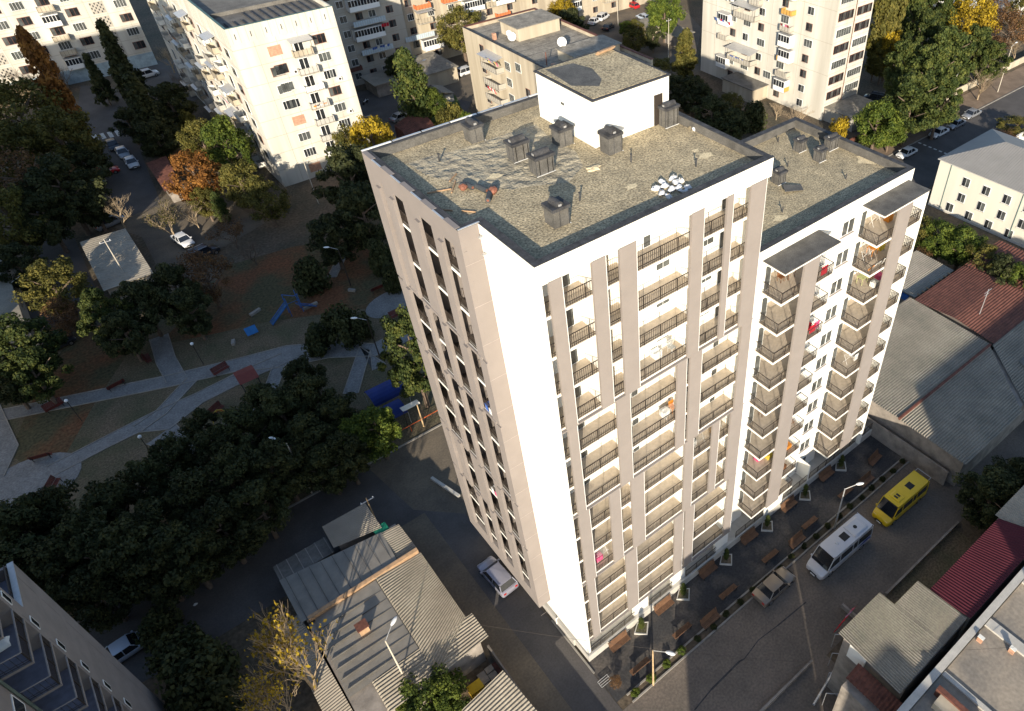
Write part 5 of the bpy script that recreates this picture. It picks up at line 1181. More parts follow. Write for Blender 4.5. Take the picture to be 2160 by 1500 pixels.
def crown_mesh(name, m, shape, nblob, nleaf, leaf, blob, seed, flat=1.0, asp=1.5):
    r_ = np.random.default_rng(seed)
    B = []
    while len(B) < nblob:
        z = r_.random(); a = r_.random() * 2 * PI; q = math.sqrt(r_.random())
        if shape == 'cone': rad = (1 - z) ** .9 * .95 + .04; q = .35 + .65 * q
        elif shape == 'column': rad = .75 * math.sin(PI * min(1, z * .93 + .08)) ** .6
        elif shape == 'flatpine': rad = (.55 + .5 * math.sin(PI * z)) * (1 if z < .75 else .7)
        else: rad = math.sqrt(max(0, 1 - (2 * z - 1) ** 2)); q = .45 + .55 * q if r_.random() < .75 else q
        jit = r_.uniform(.75, 1.08)
        B.append((rad * q * jit * math.cos(a) * (1 - blob * .6), rad * q * jit * math.sin(a) * (1 - blob * .6), (z * .9 + .05) * asp))
    B = np.array(B); bi = r_.integers(0, nblob, nleaf); br = blob * r_.uniform(.6, 1.15, nblob)
    dv = r_.normal(size=(nleaf, 3)); dv /= np.linalg.norm(dv, axis=1, keepdims=True); rr = r_.random(nleaf) ** .35
    P = None
    hz = flat
    P = B[bi] + dv * (br[bi] * rr)[:, None] * np.array([1, 1, hz])
    nrm = dv + r_.normal(size=(nleaf, 3)) * .55; nrm[:, 2] += .35; nrm /= np.linalg.norm(nrm, axis=1, keepdims=True)
    t = r_.normal(size=(nleaf, 3)); u = np.cross(nrm, t); u /= np.linalg.norm(u, axis=1, keepdims=True); w = np.cross(nrm, u)
    s_ = leaf * r_.uniform(.5, 1.25, nleaf)[:, None]; w = w * r_.uniform(.45, .9, nleaf)[:, None]
    V = np.stack([P - u * s_ - w * s_ * .3, P - w * s_, P + u * s_ + w * s_ * .2, P + w * s_ + nrm * s_ * .35], 1).reshape(-1, 3)
    me = bpy.data.meshes.new(name); me.vertices.add(nleaf * 4); me.vertices.foreach_set('co', V.ravel())
    me.loops.add(nleaf * 4); me.loops.foreach_set('vertex_index', np.arange(nleaf * 4)); me.polygons.add(nleaf)
    me.polygons.foreach_set('loop_start', np.arange(nleaf) * 4); me.polygons.foreach_set('loop_total', np.full(nleaf, 4)); me.materials.append(m); me.update(); me['asp'] = asp
    return me


def branch_mesh(name, m, seed, levels=5, spread=.55, up=.55, r0=.022, leafm=None, nleaf=0, L0=.30, leaf=.02):
    r_ = random.Random(seed); mb = MB(); tips = []
    def grow(p, dv, L, rr, lv):
        q = p + dv * L; mid = (p + q) / 2 + Vector((r_.uniform(-1, 1), r_.uniform(-1, 1), 0)) * L * .06
        mb.tube(p, mid, rr, rr * .85, m, 3 if lv else 5, False); mb.tube(mid, q, rr * .85, rr * .7, m, 3 if lv else 5, False)
        if lv >= levels: tips.append(q); return
        if lv > 1: tips.append(mid)
        for k in range(r_.choice((3, 3, 2)) if lv else 5):
            nd = (dv + Vector((r_.uniform(-1, 1), r_.uniform(-1, 1), r_.uniform(-.4, .7))) * spread); nd.z += up * .25; nd.normalize()
            grow(q if k < 2 else mid, nd, L * r_.uniform(.62, .85), rr * .62, lv + 1)
    grow(Vector((0, 0, 0)), Vector((0, 0, 1)), L0, r0, 0)
    me = mb.mesh(name); lm = None
    if nleaf:
        l2 = MB()
        for k in range(nleaf):
            c = r_.choice(tips) + Vector((r_.gauss(0, .02), r_.gauss(0, .02), r_.gauss(0, .02))); u = Vector((r_.uniform(-1, 1), r_.uniform(-1, 1), r_.uniform(-1, 1))).normalized(); w = u.orthogonal().normalized(); s_ = leaf * r_.uniform(.5, 1.2)
            l2.add([c - u * s_, c - w * s_ * .6, c + u * s_, c + w * s_ * .6], [(0, 1, 2, 3)], leafm)
        lm = l2.mesh(name + '_leaves')
    return me, lm


def trunk_mesh(m=BARK, lean=.02):
    mb = MB(); mb.tube((0, 0, -.02), (lean, 0, .5), .055, .04, m, 7, False); mb.tube((lean, 0, .5), (lean * 1.5, .01, .92), .04, .012, m, 6, False)
    for k in range(5):
        a = k * 2.4; z = .35 + k * .1; mb.tube((lean, 0, z), (lean + .45 * math.cos(a), .45 * math.sin(a), z + .22), .02, .006, m, 4, False)
    return mb.mesh('trunk')


TM = trunk_mesh(); CM = {}
def CMget(kind):
    if kind in CM: return CM[kind]
    S = {'pine': ('pine', 'flatpine', 80, 13000, .04, .2), 'pine_lit': ('pine_lit', 'flatpine', 80, 14000, .036, .18), 'green': ('green', 'ball', 70, 11000, .04, .22), 'olive': ('olive', 'ball', 80, 9000, .036, .2), 'yellow': ('yellow', 'ball', 70, 9000, .038, .2), 'orange': ('orange', 'ball', 70, 10000, .036, .2),
         'brown': ('brown', 'ball', 60, 5500, .03, .25), 'spruce': ('pine', 'cone', 260, 9000, .09, .2), 'poplar': ('orange', 'column', 200, 10000, .085, .22), 'poplarg': ('olive', 'column', 200, 10000, .085, .22), 'cypress': ('pine_lit', 'column', 130, 9000, .06, .26), 'bush': ('green', 'ball', 22, 2600, .09, .35), 'bushd': ('pine', 'ball', 22, 3000, .08, .38), 'busho': ('olive', 'ball', 22, 2600, .08, .35), 'bushy': ('yellow', 'ball', 18, 2000, .08, .35)}[kind]
    lf, sh, nb, nl, ls, bl = S; CM[kind] = [crown_mesh('crown', LF[lf], sh, nb, nl, ls, bl, 11 + len(CM) * 7 + k, .75 if sh == 'flatpine' else 1, {'cone': 4.2, 'column': 4.5 if 'poplar' in kind else 3}.get(sh, 1.0 if nb < 30 else 1.6)) for k in range(3)]; return CM[kind]


def tree(kind, px, py, r_, h, label, zc=None, group=None, cat='tree', name=None, zb=None):
    """(px, py) = where the middle of the crown is seen in the photograph"""
    zb = (h * .22 if kind not in ('spruce', 'poplar', 'poplarg', 'cypress', 'bush', 'bushd', 'busho', 'bushy') else h * .04) if zb is None else zb
    zc = (zb + h) / 2; p = G(px, py, zc)
    nm = name or {'pine': 'pine_tree', 'pine_lit': 'pine_tree', 'spruce': 'spruce_tree', 'poplar': 'poplar_tree', 'poplarg': 'poplar_tree', 'cypress': 'cypress_tree', 'bush': 'bush', 'bushd': 'bush', 'busho': 'bush', 'bushy': 'bush'}.get(kind, 'leafy_tree')
    o = thing(nm, label, 'bush' if nm == 'bush' else cat, (p.x, p.y, 0), random.uniform(0, 6.28), group)
    t = bpy.data.objects.new('trunk', TM); COL.objects.link(t); t.parent = o; t.scale = (h * .6 if nm != 'bush' else .5, h * .6 if nm != 'bush' else .5, h * .8)
    if nm != 'bush' and kind not in ('spruce', 'poplar', 'poplarg', 'cypress'): t.scale = (r_ * 1.3, r_ * 1.3, h * .85)
    elif nm != 'bush': t.scale = (r_ * .9, r_ * .9, h * .85)
    c = bpy.data.objects.new('crown', random.choice(CMget(kind))); COL.objects.link(c); c.parent = o; c.location = (0, 0, zb); c.scale = (r_, r_, (h - zb) / c.data['asp'])
    return o


BT = []
def bare(px, py, r_, h, label, leaves=None, pale=True, group=None, dense=False):
    p = G(px, py, h * .55); o = thing('bare_tree', label, 'tree', (p.x, p.y, 0), random.uniform(0, 6.28), group)
    key = (leaves, pale, dense)
    hit = [b for b in BT if b[0] == key]
    if not hit:
        for s_ in range(2):
            me, lm = branch_mesh('branches', BARKP if pale else BARK, 31 + len(BT), 6, .66, .55, .015 if dense else .012, LF[leaves] if leaves else None, (650 if dense else 1600) if leaves else 0, .24 if dense else .2, .014); BT.append((key, me, lm))
        hit = [b for b in BT if b[0] == key]
    b_ = random.choice(hit); c = bpy.data.objects.new('branches', b_[1]); COL.objects.link(c); c.parent = o; c.scale = (r_ * (1.7 if dense else 2.3), r_ * (1.7 if dense else 2.3), h * 1.05)
    if b_[2]: l_ = bpy.data.objects.new('leaves', b_[2]); COL.objects.link(l_); l_.parent = o; l_.scale = c.scale
    return o


# dark belt of pines between park and road
gp = 'dark pines of the belt between the park and the cross road'
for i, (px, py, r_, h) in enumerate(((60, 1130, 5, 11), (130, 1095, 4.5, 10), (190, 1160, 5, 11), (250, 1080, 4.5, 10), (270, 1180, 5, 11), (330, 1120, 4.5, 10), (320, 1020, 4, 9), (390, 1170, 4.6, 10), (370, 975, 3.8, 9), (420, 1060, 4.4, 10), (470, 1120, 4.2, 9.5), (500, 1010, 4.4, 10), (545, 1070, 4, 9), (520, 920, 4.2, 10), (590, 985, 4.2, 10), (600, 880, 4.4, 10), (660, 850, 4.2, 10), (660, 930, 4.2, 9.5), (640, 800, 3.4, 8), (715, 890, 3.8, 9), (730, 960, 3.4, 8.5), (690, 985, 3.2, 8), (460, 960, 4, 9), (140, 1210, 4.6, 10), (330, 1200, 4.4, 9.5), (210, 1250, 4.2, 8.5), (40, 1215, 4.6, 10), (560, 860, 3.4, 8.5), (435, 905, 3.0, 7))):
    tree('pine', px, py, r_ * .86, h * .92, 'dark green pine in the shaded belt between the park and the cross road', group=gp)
for args in (('pine_lit', 868, 745, 4.2, 14, 'tall sunlit pine against the grey side of the tall tower'), ('green', 795, 910, 3.0, 7.5, 'leafy sunlit tree at the road corner left of the tall tower'), ('green', 752, 925, 2.6, 6.5, 'half shaded leafy tree left of the sunlit one at the road corner'),
             ('pine_lit', 222, 665, 3.4, 9.5, 'sunlit edge pine right of the park road at left'), ('pine', 300, 640, 3.8, 9, 'dark pine between the park shed and the short path'), ('pine', 370, 610, 3.6, 9, 'dark pine below the dirt yard, second from the short path'), ('brown', 430, 580, 4.0, 9, 'brown tree beside the brown leaf ground below the yard'), ('pine', 400, 655, 3.4, 8, 'low dark pine above the path fork lawn'), ('pine', 260, 700, 3.4, 8, 'dark pine close to the red bench on the short path'),
             ('pine_lit', 45, 735, 5.2, 10, 'large partly lit pine at the left edge above the path'), ('pine_lit', 70, 790, 3.8, 8.5, 'lit pine below the large one at the left edge'), ('pine', 10, 800, 3.4, 8, 'shaded pine cut by the left edge'), ('olive', 112, 605, 4.6, 9, 'round olive bush tree with yellow top beside the edge house'), ('brown', 125, 670, 3.4, 6, 'thin brown tree below the round olive one'),
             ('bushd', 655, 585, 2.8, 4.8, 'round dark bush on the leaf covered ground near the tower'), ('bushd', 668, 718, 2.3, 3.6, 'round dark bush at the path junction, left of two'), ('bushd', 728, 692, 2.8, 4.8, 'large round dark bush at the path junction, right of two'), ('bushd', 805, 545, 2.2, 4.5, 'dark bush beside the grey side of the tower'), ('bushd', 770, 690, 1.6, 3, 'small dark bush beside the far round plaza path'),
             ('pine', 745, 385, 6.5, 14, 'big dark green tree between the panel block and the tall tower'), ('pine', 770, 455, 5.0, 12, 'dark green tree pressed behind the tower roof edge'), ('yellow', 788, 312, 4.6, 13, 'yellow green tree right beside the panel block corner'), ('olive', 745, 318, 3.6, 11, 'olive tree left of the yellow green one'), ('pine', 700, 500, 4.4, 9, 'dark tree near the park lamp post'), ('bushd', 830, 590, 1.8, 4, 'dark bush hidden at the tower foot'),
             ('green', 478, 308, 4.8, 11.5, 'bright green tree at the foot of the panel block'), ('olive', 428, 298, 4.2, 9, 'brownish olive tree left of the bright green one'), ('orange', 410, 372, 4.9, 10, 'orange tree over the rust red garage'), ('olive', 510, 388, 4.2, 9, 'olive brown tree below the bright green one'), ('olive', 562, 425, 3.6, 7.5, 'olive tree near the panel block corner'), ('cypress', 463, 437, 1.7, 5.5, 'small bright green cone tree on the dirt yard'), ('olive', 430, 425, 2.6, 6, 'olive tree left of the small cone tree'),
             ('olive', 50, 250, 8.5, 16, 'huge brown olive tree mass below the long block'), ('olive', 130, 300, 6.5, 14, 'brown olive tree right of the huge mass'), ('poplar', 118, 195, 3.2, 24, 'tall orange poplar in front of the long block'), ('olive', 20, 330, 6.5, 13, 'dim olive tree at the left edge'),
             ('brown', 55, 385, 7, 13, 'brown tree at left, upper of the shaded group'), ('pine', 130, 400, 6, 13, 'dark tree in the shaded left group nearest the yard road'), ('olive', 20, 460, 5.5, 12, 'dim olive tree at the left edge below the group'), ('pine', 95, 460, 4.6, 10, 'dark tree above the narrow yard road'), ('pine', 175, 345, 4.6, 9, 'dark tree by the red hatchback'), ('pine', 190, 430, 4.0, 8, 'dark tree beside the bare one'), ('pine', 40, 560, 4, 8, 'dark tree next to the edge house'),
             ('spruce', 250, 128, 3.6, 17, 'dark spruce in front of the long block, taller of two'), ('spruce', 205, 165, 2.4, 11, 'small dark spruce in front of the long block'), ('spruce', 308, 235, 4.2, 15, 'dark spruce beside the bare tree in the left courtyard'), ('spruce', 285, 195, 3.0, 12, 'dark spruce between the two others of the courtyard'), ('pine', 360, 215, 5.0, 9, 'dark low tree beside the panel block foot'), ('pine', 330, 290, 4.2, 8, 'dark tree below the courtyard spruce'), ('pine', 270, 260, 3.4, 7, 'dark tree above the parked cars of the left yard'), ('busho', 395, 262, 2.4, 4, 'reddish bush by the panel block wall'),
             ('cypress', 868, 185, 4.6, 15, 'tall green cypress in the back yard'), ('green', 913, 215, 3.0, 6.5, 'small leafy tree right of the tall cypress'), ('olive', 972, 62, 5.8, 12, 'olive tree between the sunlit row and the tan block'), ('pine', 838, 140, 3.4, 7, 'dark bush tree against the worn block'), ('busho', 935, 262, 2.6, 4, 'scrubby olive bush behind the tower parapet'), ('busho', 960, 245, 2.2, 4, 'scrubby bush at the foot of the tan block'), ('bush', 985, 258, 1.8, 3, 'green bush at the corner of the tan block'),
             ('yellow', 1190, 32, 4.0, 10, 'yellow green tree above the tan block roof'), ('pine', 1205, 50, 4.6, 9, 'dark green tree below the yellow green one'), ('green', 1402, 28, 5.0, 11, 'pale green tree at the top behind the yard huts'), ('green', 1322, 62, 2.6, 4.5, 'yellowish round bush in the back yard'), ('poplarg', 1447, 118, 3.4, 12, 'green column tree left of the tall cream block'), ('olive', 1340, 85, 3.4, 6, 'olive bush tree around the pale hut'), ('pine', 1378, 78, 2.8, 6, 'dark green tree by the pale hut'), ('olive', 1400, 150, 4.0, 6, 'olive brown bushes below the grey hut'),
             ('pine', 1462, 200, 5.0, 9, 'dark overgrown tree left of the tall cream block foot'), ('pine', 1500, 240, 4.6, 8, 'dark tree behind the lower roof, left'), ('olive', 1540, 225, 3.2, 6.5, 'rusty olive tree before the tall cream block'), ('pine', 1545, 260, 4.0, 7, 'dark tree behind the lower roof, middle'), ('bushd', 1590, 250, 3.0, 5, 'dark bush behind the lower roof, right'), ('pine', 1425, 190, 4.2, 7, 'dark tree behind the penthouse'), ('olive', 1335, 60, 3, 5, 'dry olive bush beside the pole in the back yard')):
    kind, px, py, r_, h, lab = args; tree(kind, px, py, r_, h, lab)
for args in (('pine_lit', 1925, 215, 6.5, 14, 'large pine above the far road hedge'), ('pine_lit', 1965, 165, 6.0, 15, 'pine in the middle of the right hand pine clump'), ('pine_lit', 1905, 150, 5.0, 14, 'pine at the left of the right hand clump'), ('pine_lit', 2000, 120, 6.0, 15, 'pine behind the clump toward the yellow tree'), ('pine_lit', 1945, 85, 5.5, 15, 'pine further back in the clump'), ('pine_lit', 2055, 105, 5.0, 12, 'pine right of the bright yellow tree'), ('pine_lit', 1985, 215, 4.5, 12, 'pine at the lower right of the clump'), ('pine_lit', 1890, 205, 4.0, 10, 'pine next to the tall cream block'), ('pine_lit', 1985, 30, 5.5, 14, 'pine at the top edge right'), ('pine_lit', 2090, 130, 4.5, 10, 'pine by the bare tree at right'), ('pine_lit', 1925, 40, 4.5, 15, 'pine at the top beside the poplars'),
             ('poplarg', 1862, 45, 3.6, 24, 'tall green poplar beside the tall cream block'), ('poplarg', 1888, 30, 3.2, 24, 'tall poplar right of the first one'), ('yellow', 2052, 38, 7.0, 13, 'bright yellow tree at upper right'), ('yellow', 1875, 105, 4.4, 11, 'golden tree beside the poplars'), ('olive', 1862, 130, 3.4, 8, 'dim olive tree under the golden one'), ('green', 1850, 262, 4.6, 9.5, 'leafy green tree behind the lower roof corner'), ('green', 1880, 275, 3.0, 7, 'yellowish green tree right of the leafy one'), ('bushy', 1768, 275, 2.4, 4.5, 'yellow bush at the lower roof edge'), ('olive', 1945, 15, 3, 14, 'olive tree at the top edge among pines'),
             ('brown', 2130, 62, 6.0, 10, 'rust brown tree at the upper right corner'), ('brown', 2100, 30, 5.0, 10, 'rust brown tree beside the white distant building'), ('olive', 2150, 25, 4, 9, 'olive tree in the top right corner'),
             ('green', 1985, 505, 3.4, 6.5, 'green bush tree between the lower block and the cream building'), ('olive', 1945, 490, 3.0, 6, 'autumn olive bush next to the lower block end'), ('green', 2030, 520, 3.6, 7, 'green bush tree in the row before the cream building'), ('olive', 2075, 555, 3.4, 7, 'olive bush in the row before the cream building'), ('pine', 2110, 580, 3.8, 7.5, 'dark green bush tree right end of that row'), ('green', 2150, 600, 3.4, 7, 'green bush cut by the right edge'), ('brown', 1940, 545, 2.4, 4, 'rusty bush below the lower block end'), ('olive', 2145, 265, 4.0, 3.6, 'autumn vines over the yard wall at right edge'), ('brown', 2120, 290, 3.0, 3.0, 'brown vines behind the hip roof'), ('pine', 2095, 1045, 4.0, 7.5, 'dark tree beside the street at the right edge'), ('pine', 2140, 1020, 3.6, 7, 'dark tree cut by the right edge above the blue roof'),
             ('green', 905, 1475, 3.0, 4.6, 'leafy tree at the bottom edge over the shed corner'), ('green', 945, 1495, 2.0, 4, 'leafy bush at the bottom edge right of the first'), ('bushd', 420, 1420, 3.4, 4, 'dark shrub in the overgrown yard at lower left'), ('bushd', 380, 1380, 2.6, 3, 'small dark shrub by the pale car'), ('bushd', 440, 1470, 3, 4, 'dark shrub at the bottom edge left'), ('bushd', 330, 1320, 2.2, 2.6, 'dark shrub at the lane end by the neighbour tower')):
    kind, px, py, r_, h, lab = args; tree(kind, px, py, r_, h, lab)
for (x0, x1, n_) in ((95, 116, 9),):
    for k in range(n_):
        o = tree('bushd', 1900, 300, 1.9, 2.4, 'dark clipped hedge bush along the far road', group='hedge bushes along the far road'); o.location = (x0 + (x1 - x0) * k / (n_ - 1), 43.5, 0)
bare(600, 1370, 6.6, 17, 'big bare tree with golden leaves over the long shed at the bottom', 'yellow', True, dense=True)
bare(560, 1475, 5.0, 12, 'smaller golden tree at the bottom edge left of the sheds', 'yellow', True, dense=True)
for px, py, r_, h, lab, lv, pale in ((232, 425, 5.5, 9, 'pale bare tree above the park shed', None, True), (345, 455, 4.6, 8, 'bare tree on the dirt yard with few leaves', 'olive', True), (400, 440, 4.0, 7, 'bare grey tree right of the dirt yard car', None, True), (480, 478, 4.0, 7, 'brown sparse tree at the top of the leaf ground', 'brown', False), (525, 520, 3.6, 6, 'bare tree on the leaf ground', None, False), (350, 112, 5.5, 8, 'pale bare tree before the panel block end', None, True), (225, 85, 5, 10, 'sparse orange tree before the long block', 'orange', False), (45, 160, 6, 9, 'dark bare tree at the foot of the long block', None, False), (125, 150, 5, 9, 'bare tree beside the orange poplar', None, False), (370, 160, 4.5, 8, 'bare tree by the white car with ladder', None, False), (35, 640, 3.0, 5, 'pale bare shrub tree beside the edge house', None, True), (275, 690, 2.4, 4, 'thin bare tree near the park road', None, True),
                                     (2078, 155, 6.5, 10, 'grey bare tree beside the far road', None, True), (2150, 90, 5, 8, 'bare tree at the right edge', None, True), (1895, 855, 3.0, 5.0, 'bare twiggy tree at the warehouse wall', None, True), (1935, 890, 2.6, 4.6, 'bare tree with rusty leaves at the warehouse wall', 'orange', False), (1880, 830, 2.4, 5.5, 'dark bare tree against the warehouse roof', None, False), (1400, 165, 3.2, 5, 'bare bush behind the penthouse', None, False), (995, 1485, 2.2, 4, 'small bare tree in the shed yard', None, False), (650, 800, 1.6, 3.2, 'small bare tree beside the park path junction', 'yellow', False), (1690, 235, 5, 6, 'bare tree at the foot of the tall cream block', None, True), (1640, 225, 3.6, 5, 'pale bare shrub at the foot of the tall cream block', None, True), (600, 395, 3.2, 5.5, 'twiggy tree in front of the panel block corner', None, True)):
    bare(px, py, r_, h, lab, lv, pale)
# planters
cyp = None
for k, xx in enumerate((5.3, 10.4, 16.0, 21.8, 27.6, 33.5)):
    o = thing('planter', ordn[k] + ' square planter from the tower corner along the plinth, with a slim cypress', 'planter', (xx, -.75, .016), PI / 4 * 0, 'planters along the plinth')
    mb = MB(); mb.add([(0, -.85, 0), (.85, 0, 0), (0, .6, 0), (-.85, 0, 0), (0, -.85, .22), (.85, 0, .22), (0, .6, .22), (-.85, 0, .22)], [(0, 1, 5, 4), (1, 2, 6, 5), (2, 3, 7, 6), (3, 0, 4, 7)], PLINTH)
    mb.add([(0, -.7, .2), (.7, 0, .2), (0, .5, .2), (-.7, 0, .2), (0, -.85, .22), (.85, 0, .22), (0, .6, .22), (-.85, 0, .22)], [(4, 5, 1, 0), (5, 6, 2, 1), (6, 7, 3, 2), (7, 4, 0, 3)], PLINTH); mb.add([(0, -.75, .18), (.75, 0, .18), (0, .55, .18), (-.75, 0, .18)], [(0, 1, 2, 3)], GRASSD); mb.build('planter_box', o)
    c = bpy.data.objects.new('cypress', random.choice(CMget('cypress'))); COL.objects.link(c); c.parent = o; c.location = (0, 0, .1); c.scale = (.42, .42, 1.9 / 3)
# plants in the strip
for k in range(22):
    xx = 1.2 + k * 1.8; o = tree('bush' if k < 4 else 'bushd', 1400, 1400, .5 if k < 4 else .38, .5, 'low green plants in the kerb side planting strip', group='low plants in the kerb side strip'); o.location = (xx, -4.85 + random.uniform(-.15, .15), .03)
# ================================================================ small things
def cloth(name, label, cat, pts, cols, w=.5, h=.7, group=None):
    """pieces of washing hung side by side from pts[0] to pts[1]"""
    o = thing(name, label, cat, pts[0], 0, group); a = Vector(pts[0]); b_ = Vector(pts[1]); L = (b_ - a).length; u = (b_ - a).normalized(); n = max(1, int(L / (w + .06)))
    mb = MB(); mb.tube((0, 0, 0), b_ - a, .012, .012, IRON, 3); mb.build('line', o)
    nn = Vector((-u.y, u.x, 0))
    for i in range(n):
        c = cols[i % len(cols)]; hh = h * random.uniform(.7, 1.15); s0 = (w + .06) * i; mb = MB(); vs = []
        for j in range(4):
            for q in range(4): vs.append(u * (s0 + w * q / 3) + nn * (.05 * math.sin(q * 2.1 + j + i) + .1 * j) + Vector((0, 0, -hh * j / 3)))
        fs = [(j * 4 + q, j * 4 + q + 1, (j + 1) * 4 + q + 1, (j + 1) * 4 + q) for j in range(3) for q in range(3)]
        mb.add(vs, fs, mat('cloth_%d_%d_%d' % tuple(int(99 * v_) for v_ in c), c, .9, .08, 4)); mb.build('garment', o)
    return o


RD, WT, BU, OG, PK, YL, BK = (0.5, .02, .04), (.7, .7, .68), (.05, .12, .4), (.6, .22, .03), (.6, .1, .22), (.6, .45, .06), (.03, .03, .035)
for pts, cols, lab in ((((47.9, 93, 14.9), (47.9, 89, 14.9)), (BK, YL, PK, BK), 'dark and pink washing under the awning of the tan block'), (((47.9, 94, 9.4), (47.9, 91, 9.4)), (RD, WT), 'red and white washing on a lower balcony of the tan block'),
                       (((97.6, 85, 17.6), (97.6, 80.5, 17.6)), (WT, WT, BU), 'white washing high at the left end of the tall cream block'), (((97.5, 85.5, 13.0), (97.5, 81.0, 13.0)), (BU, WT, (.3, .3, .35), RD), 'blue and white washing lower at the left end of the tall cream block'), (((96.8, 80.5, 7.0), (96.8, 75.5, 7.0)), (WT, BU, BU), 'washing below the big balcony of the tall cream block'), (((97.6, 68, 23.0), (97.6, 65.6, 23.0)), (BK, BK), 'black washing on the middle balcony stack of the cream block'), (((97.6, 68, 16.0), (97.6, 65.6, 16.0)), ((.2, .03, .03), WT, PK), 'dark red washing on the balcony stack of the cream block'),
                       (((42, 131.9, 22.0), (47, 131.9, 22.0)), (BU, BU), 'blue patterned sheets on the worn block'), (((43, 131.9, 17.6), (47, 131.9, 17.6)), (RD, BU, BK), 'red and navy washing on the worn block'), (((45.6, 131.8, 11.6), (47.6, 131.8, 11.6)), (RD,), 'brick red blanket on the worn block balcony'), (((42.5, 131.9, 7.4), (46.5, 131.9, 7.4)), (BU, BU, WT), 'navy washing low on the worn block'),
                       (((53.5, 133.2, 19.0), (57, 133.2, 19.0)), ((.3, .25, .5), WT, PK), 'mauve washing on the sunlit row'), (((75, 133.2, 20.0), (81, 133.2, 20.0)), (PK, WT, YL), 'mixed washing on the sunlit row further right'),
                       (((18.5, 99.0, 12.4), (21.0, 99.0, 12.4)), (OG, BK, WT), 'orange and black washing on the panel block end'), (((8.6, 118, 11.5), (8.6, 113.0, 11.5)), (WT, PK, WT), 'washing on the long side of the panel block'), (((8.5, 143, 15.5), (8.5, 139.0, 15.5)), (OG, WT, BK), 'orange cloth on the long side of the panel block'),
                       (((30.95, -.42, 27.7), (33.3, -.42, 27.7)), (OG, WT, WT, WT), 'orange and white washing on a corner balcony, second from the top')):
    cloth('washing', lab, 'washing', pts, cols, h=.8)
# blankets over the neighbour balcony
o = thing('pile_of_bedding', 'pale bedding dumped on a balcony of the neighbour tower', 'bedding', (-30.2, 13.0, 19.85 + 2.9 + .02)); mb = MB(); mb.ball((0, 0, .2), .6, .45, .25, PVC, 10, 6, .25); smooth(mb.build('bedding', o))
# things on the T2 balconies
def clutter(x, y, z, items, label, name='balcony_furniture', cat='furniture'):
    o = thing(name, label, cat, (x, y, z))
    for i, (kind, dx, dy, c) in enumerate(items):
        m = mat('clutter_%d_%d_%d' % tuple(int(99 * v_) for v_ in c), c, .8, .1, 3); mb = MB()
        if kind == 'chair':
            mb.box(dx - .22, dy - .22, .42, dx + .22, dy + .22, .47, m); mb.box(dx - .22, dy + .18, .47, dx + .22, dy + .23, .95, m)
            for a in (-.19, .17):
                for b_ in (-.19, .17): mb.box(dx + a, dy + b_, 0, dx + a + .03, dy + b_ + .03, .42, m)
            mb.build('chair', o)
        elif kind == 'table':
            mb.box(dx - .45, dy - .35, .7, dx + .45, dy + .35, .74, m)
            for a in (-.4, .36):
                for b_ in (-.3, .27): mb.box(dx + a, dy + b_, 0, dx + a + .04, dy + b_ + .04, .7, m)
            mb.build('table', o)
        elif kind == 'rack':
            for q in (-.5, .5): mb.tube((dx + q, dy - .25, 0), (dx + q, dy + .25, .95), .015, .015, m, 4); mb.tube((dx + q, dy + .25, 0), (dx + q, dy - .25, .95), .015, .015, m, 4)
            for q in range(6): mb.tube((dx - .5, dy - .25 + q * .1, .9), (dx + .5, dy - .25 + q * .1, .9), .01, .01, m, 3)
            mb.build('drying_rack', o)
        elif kind == 'sheet':
            mb.box(dx - .35, dy - .03, .3, dx + .35, dy, 1.05, m); mb.build('cloth', o)
        else: mb.box(dx - .3, dy - .25, 0, dx + .3, dy + .25, .5, m); mb.box(dx - .32, dy - .27, .5, dx + .32, dy + .27, .54, m); mb.build('box', o)
    return o
BR = (.16, .07, .03); GYc = (.4, .4, .38)
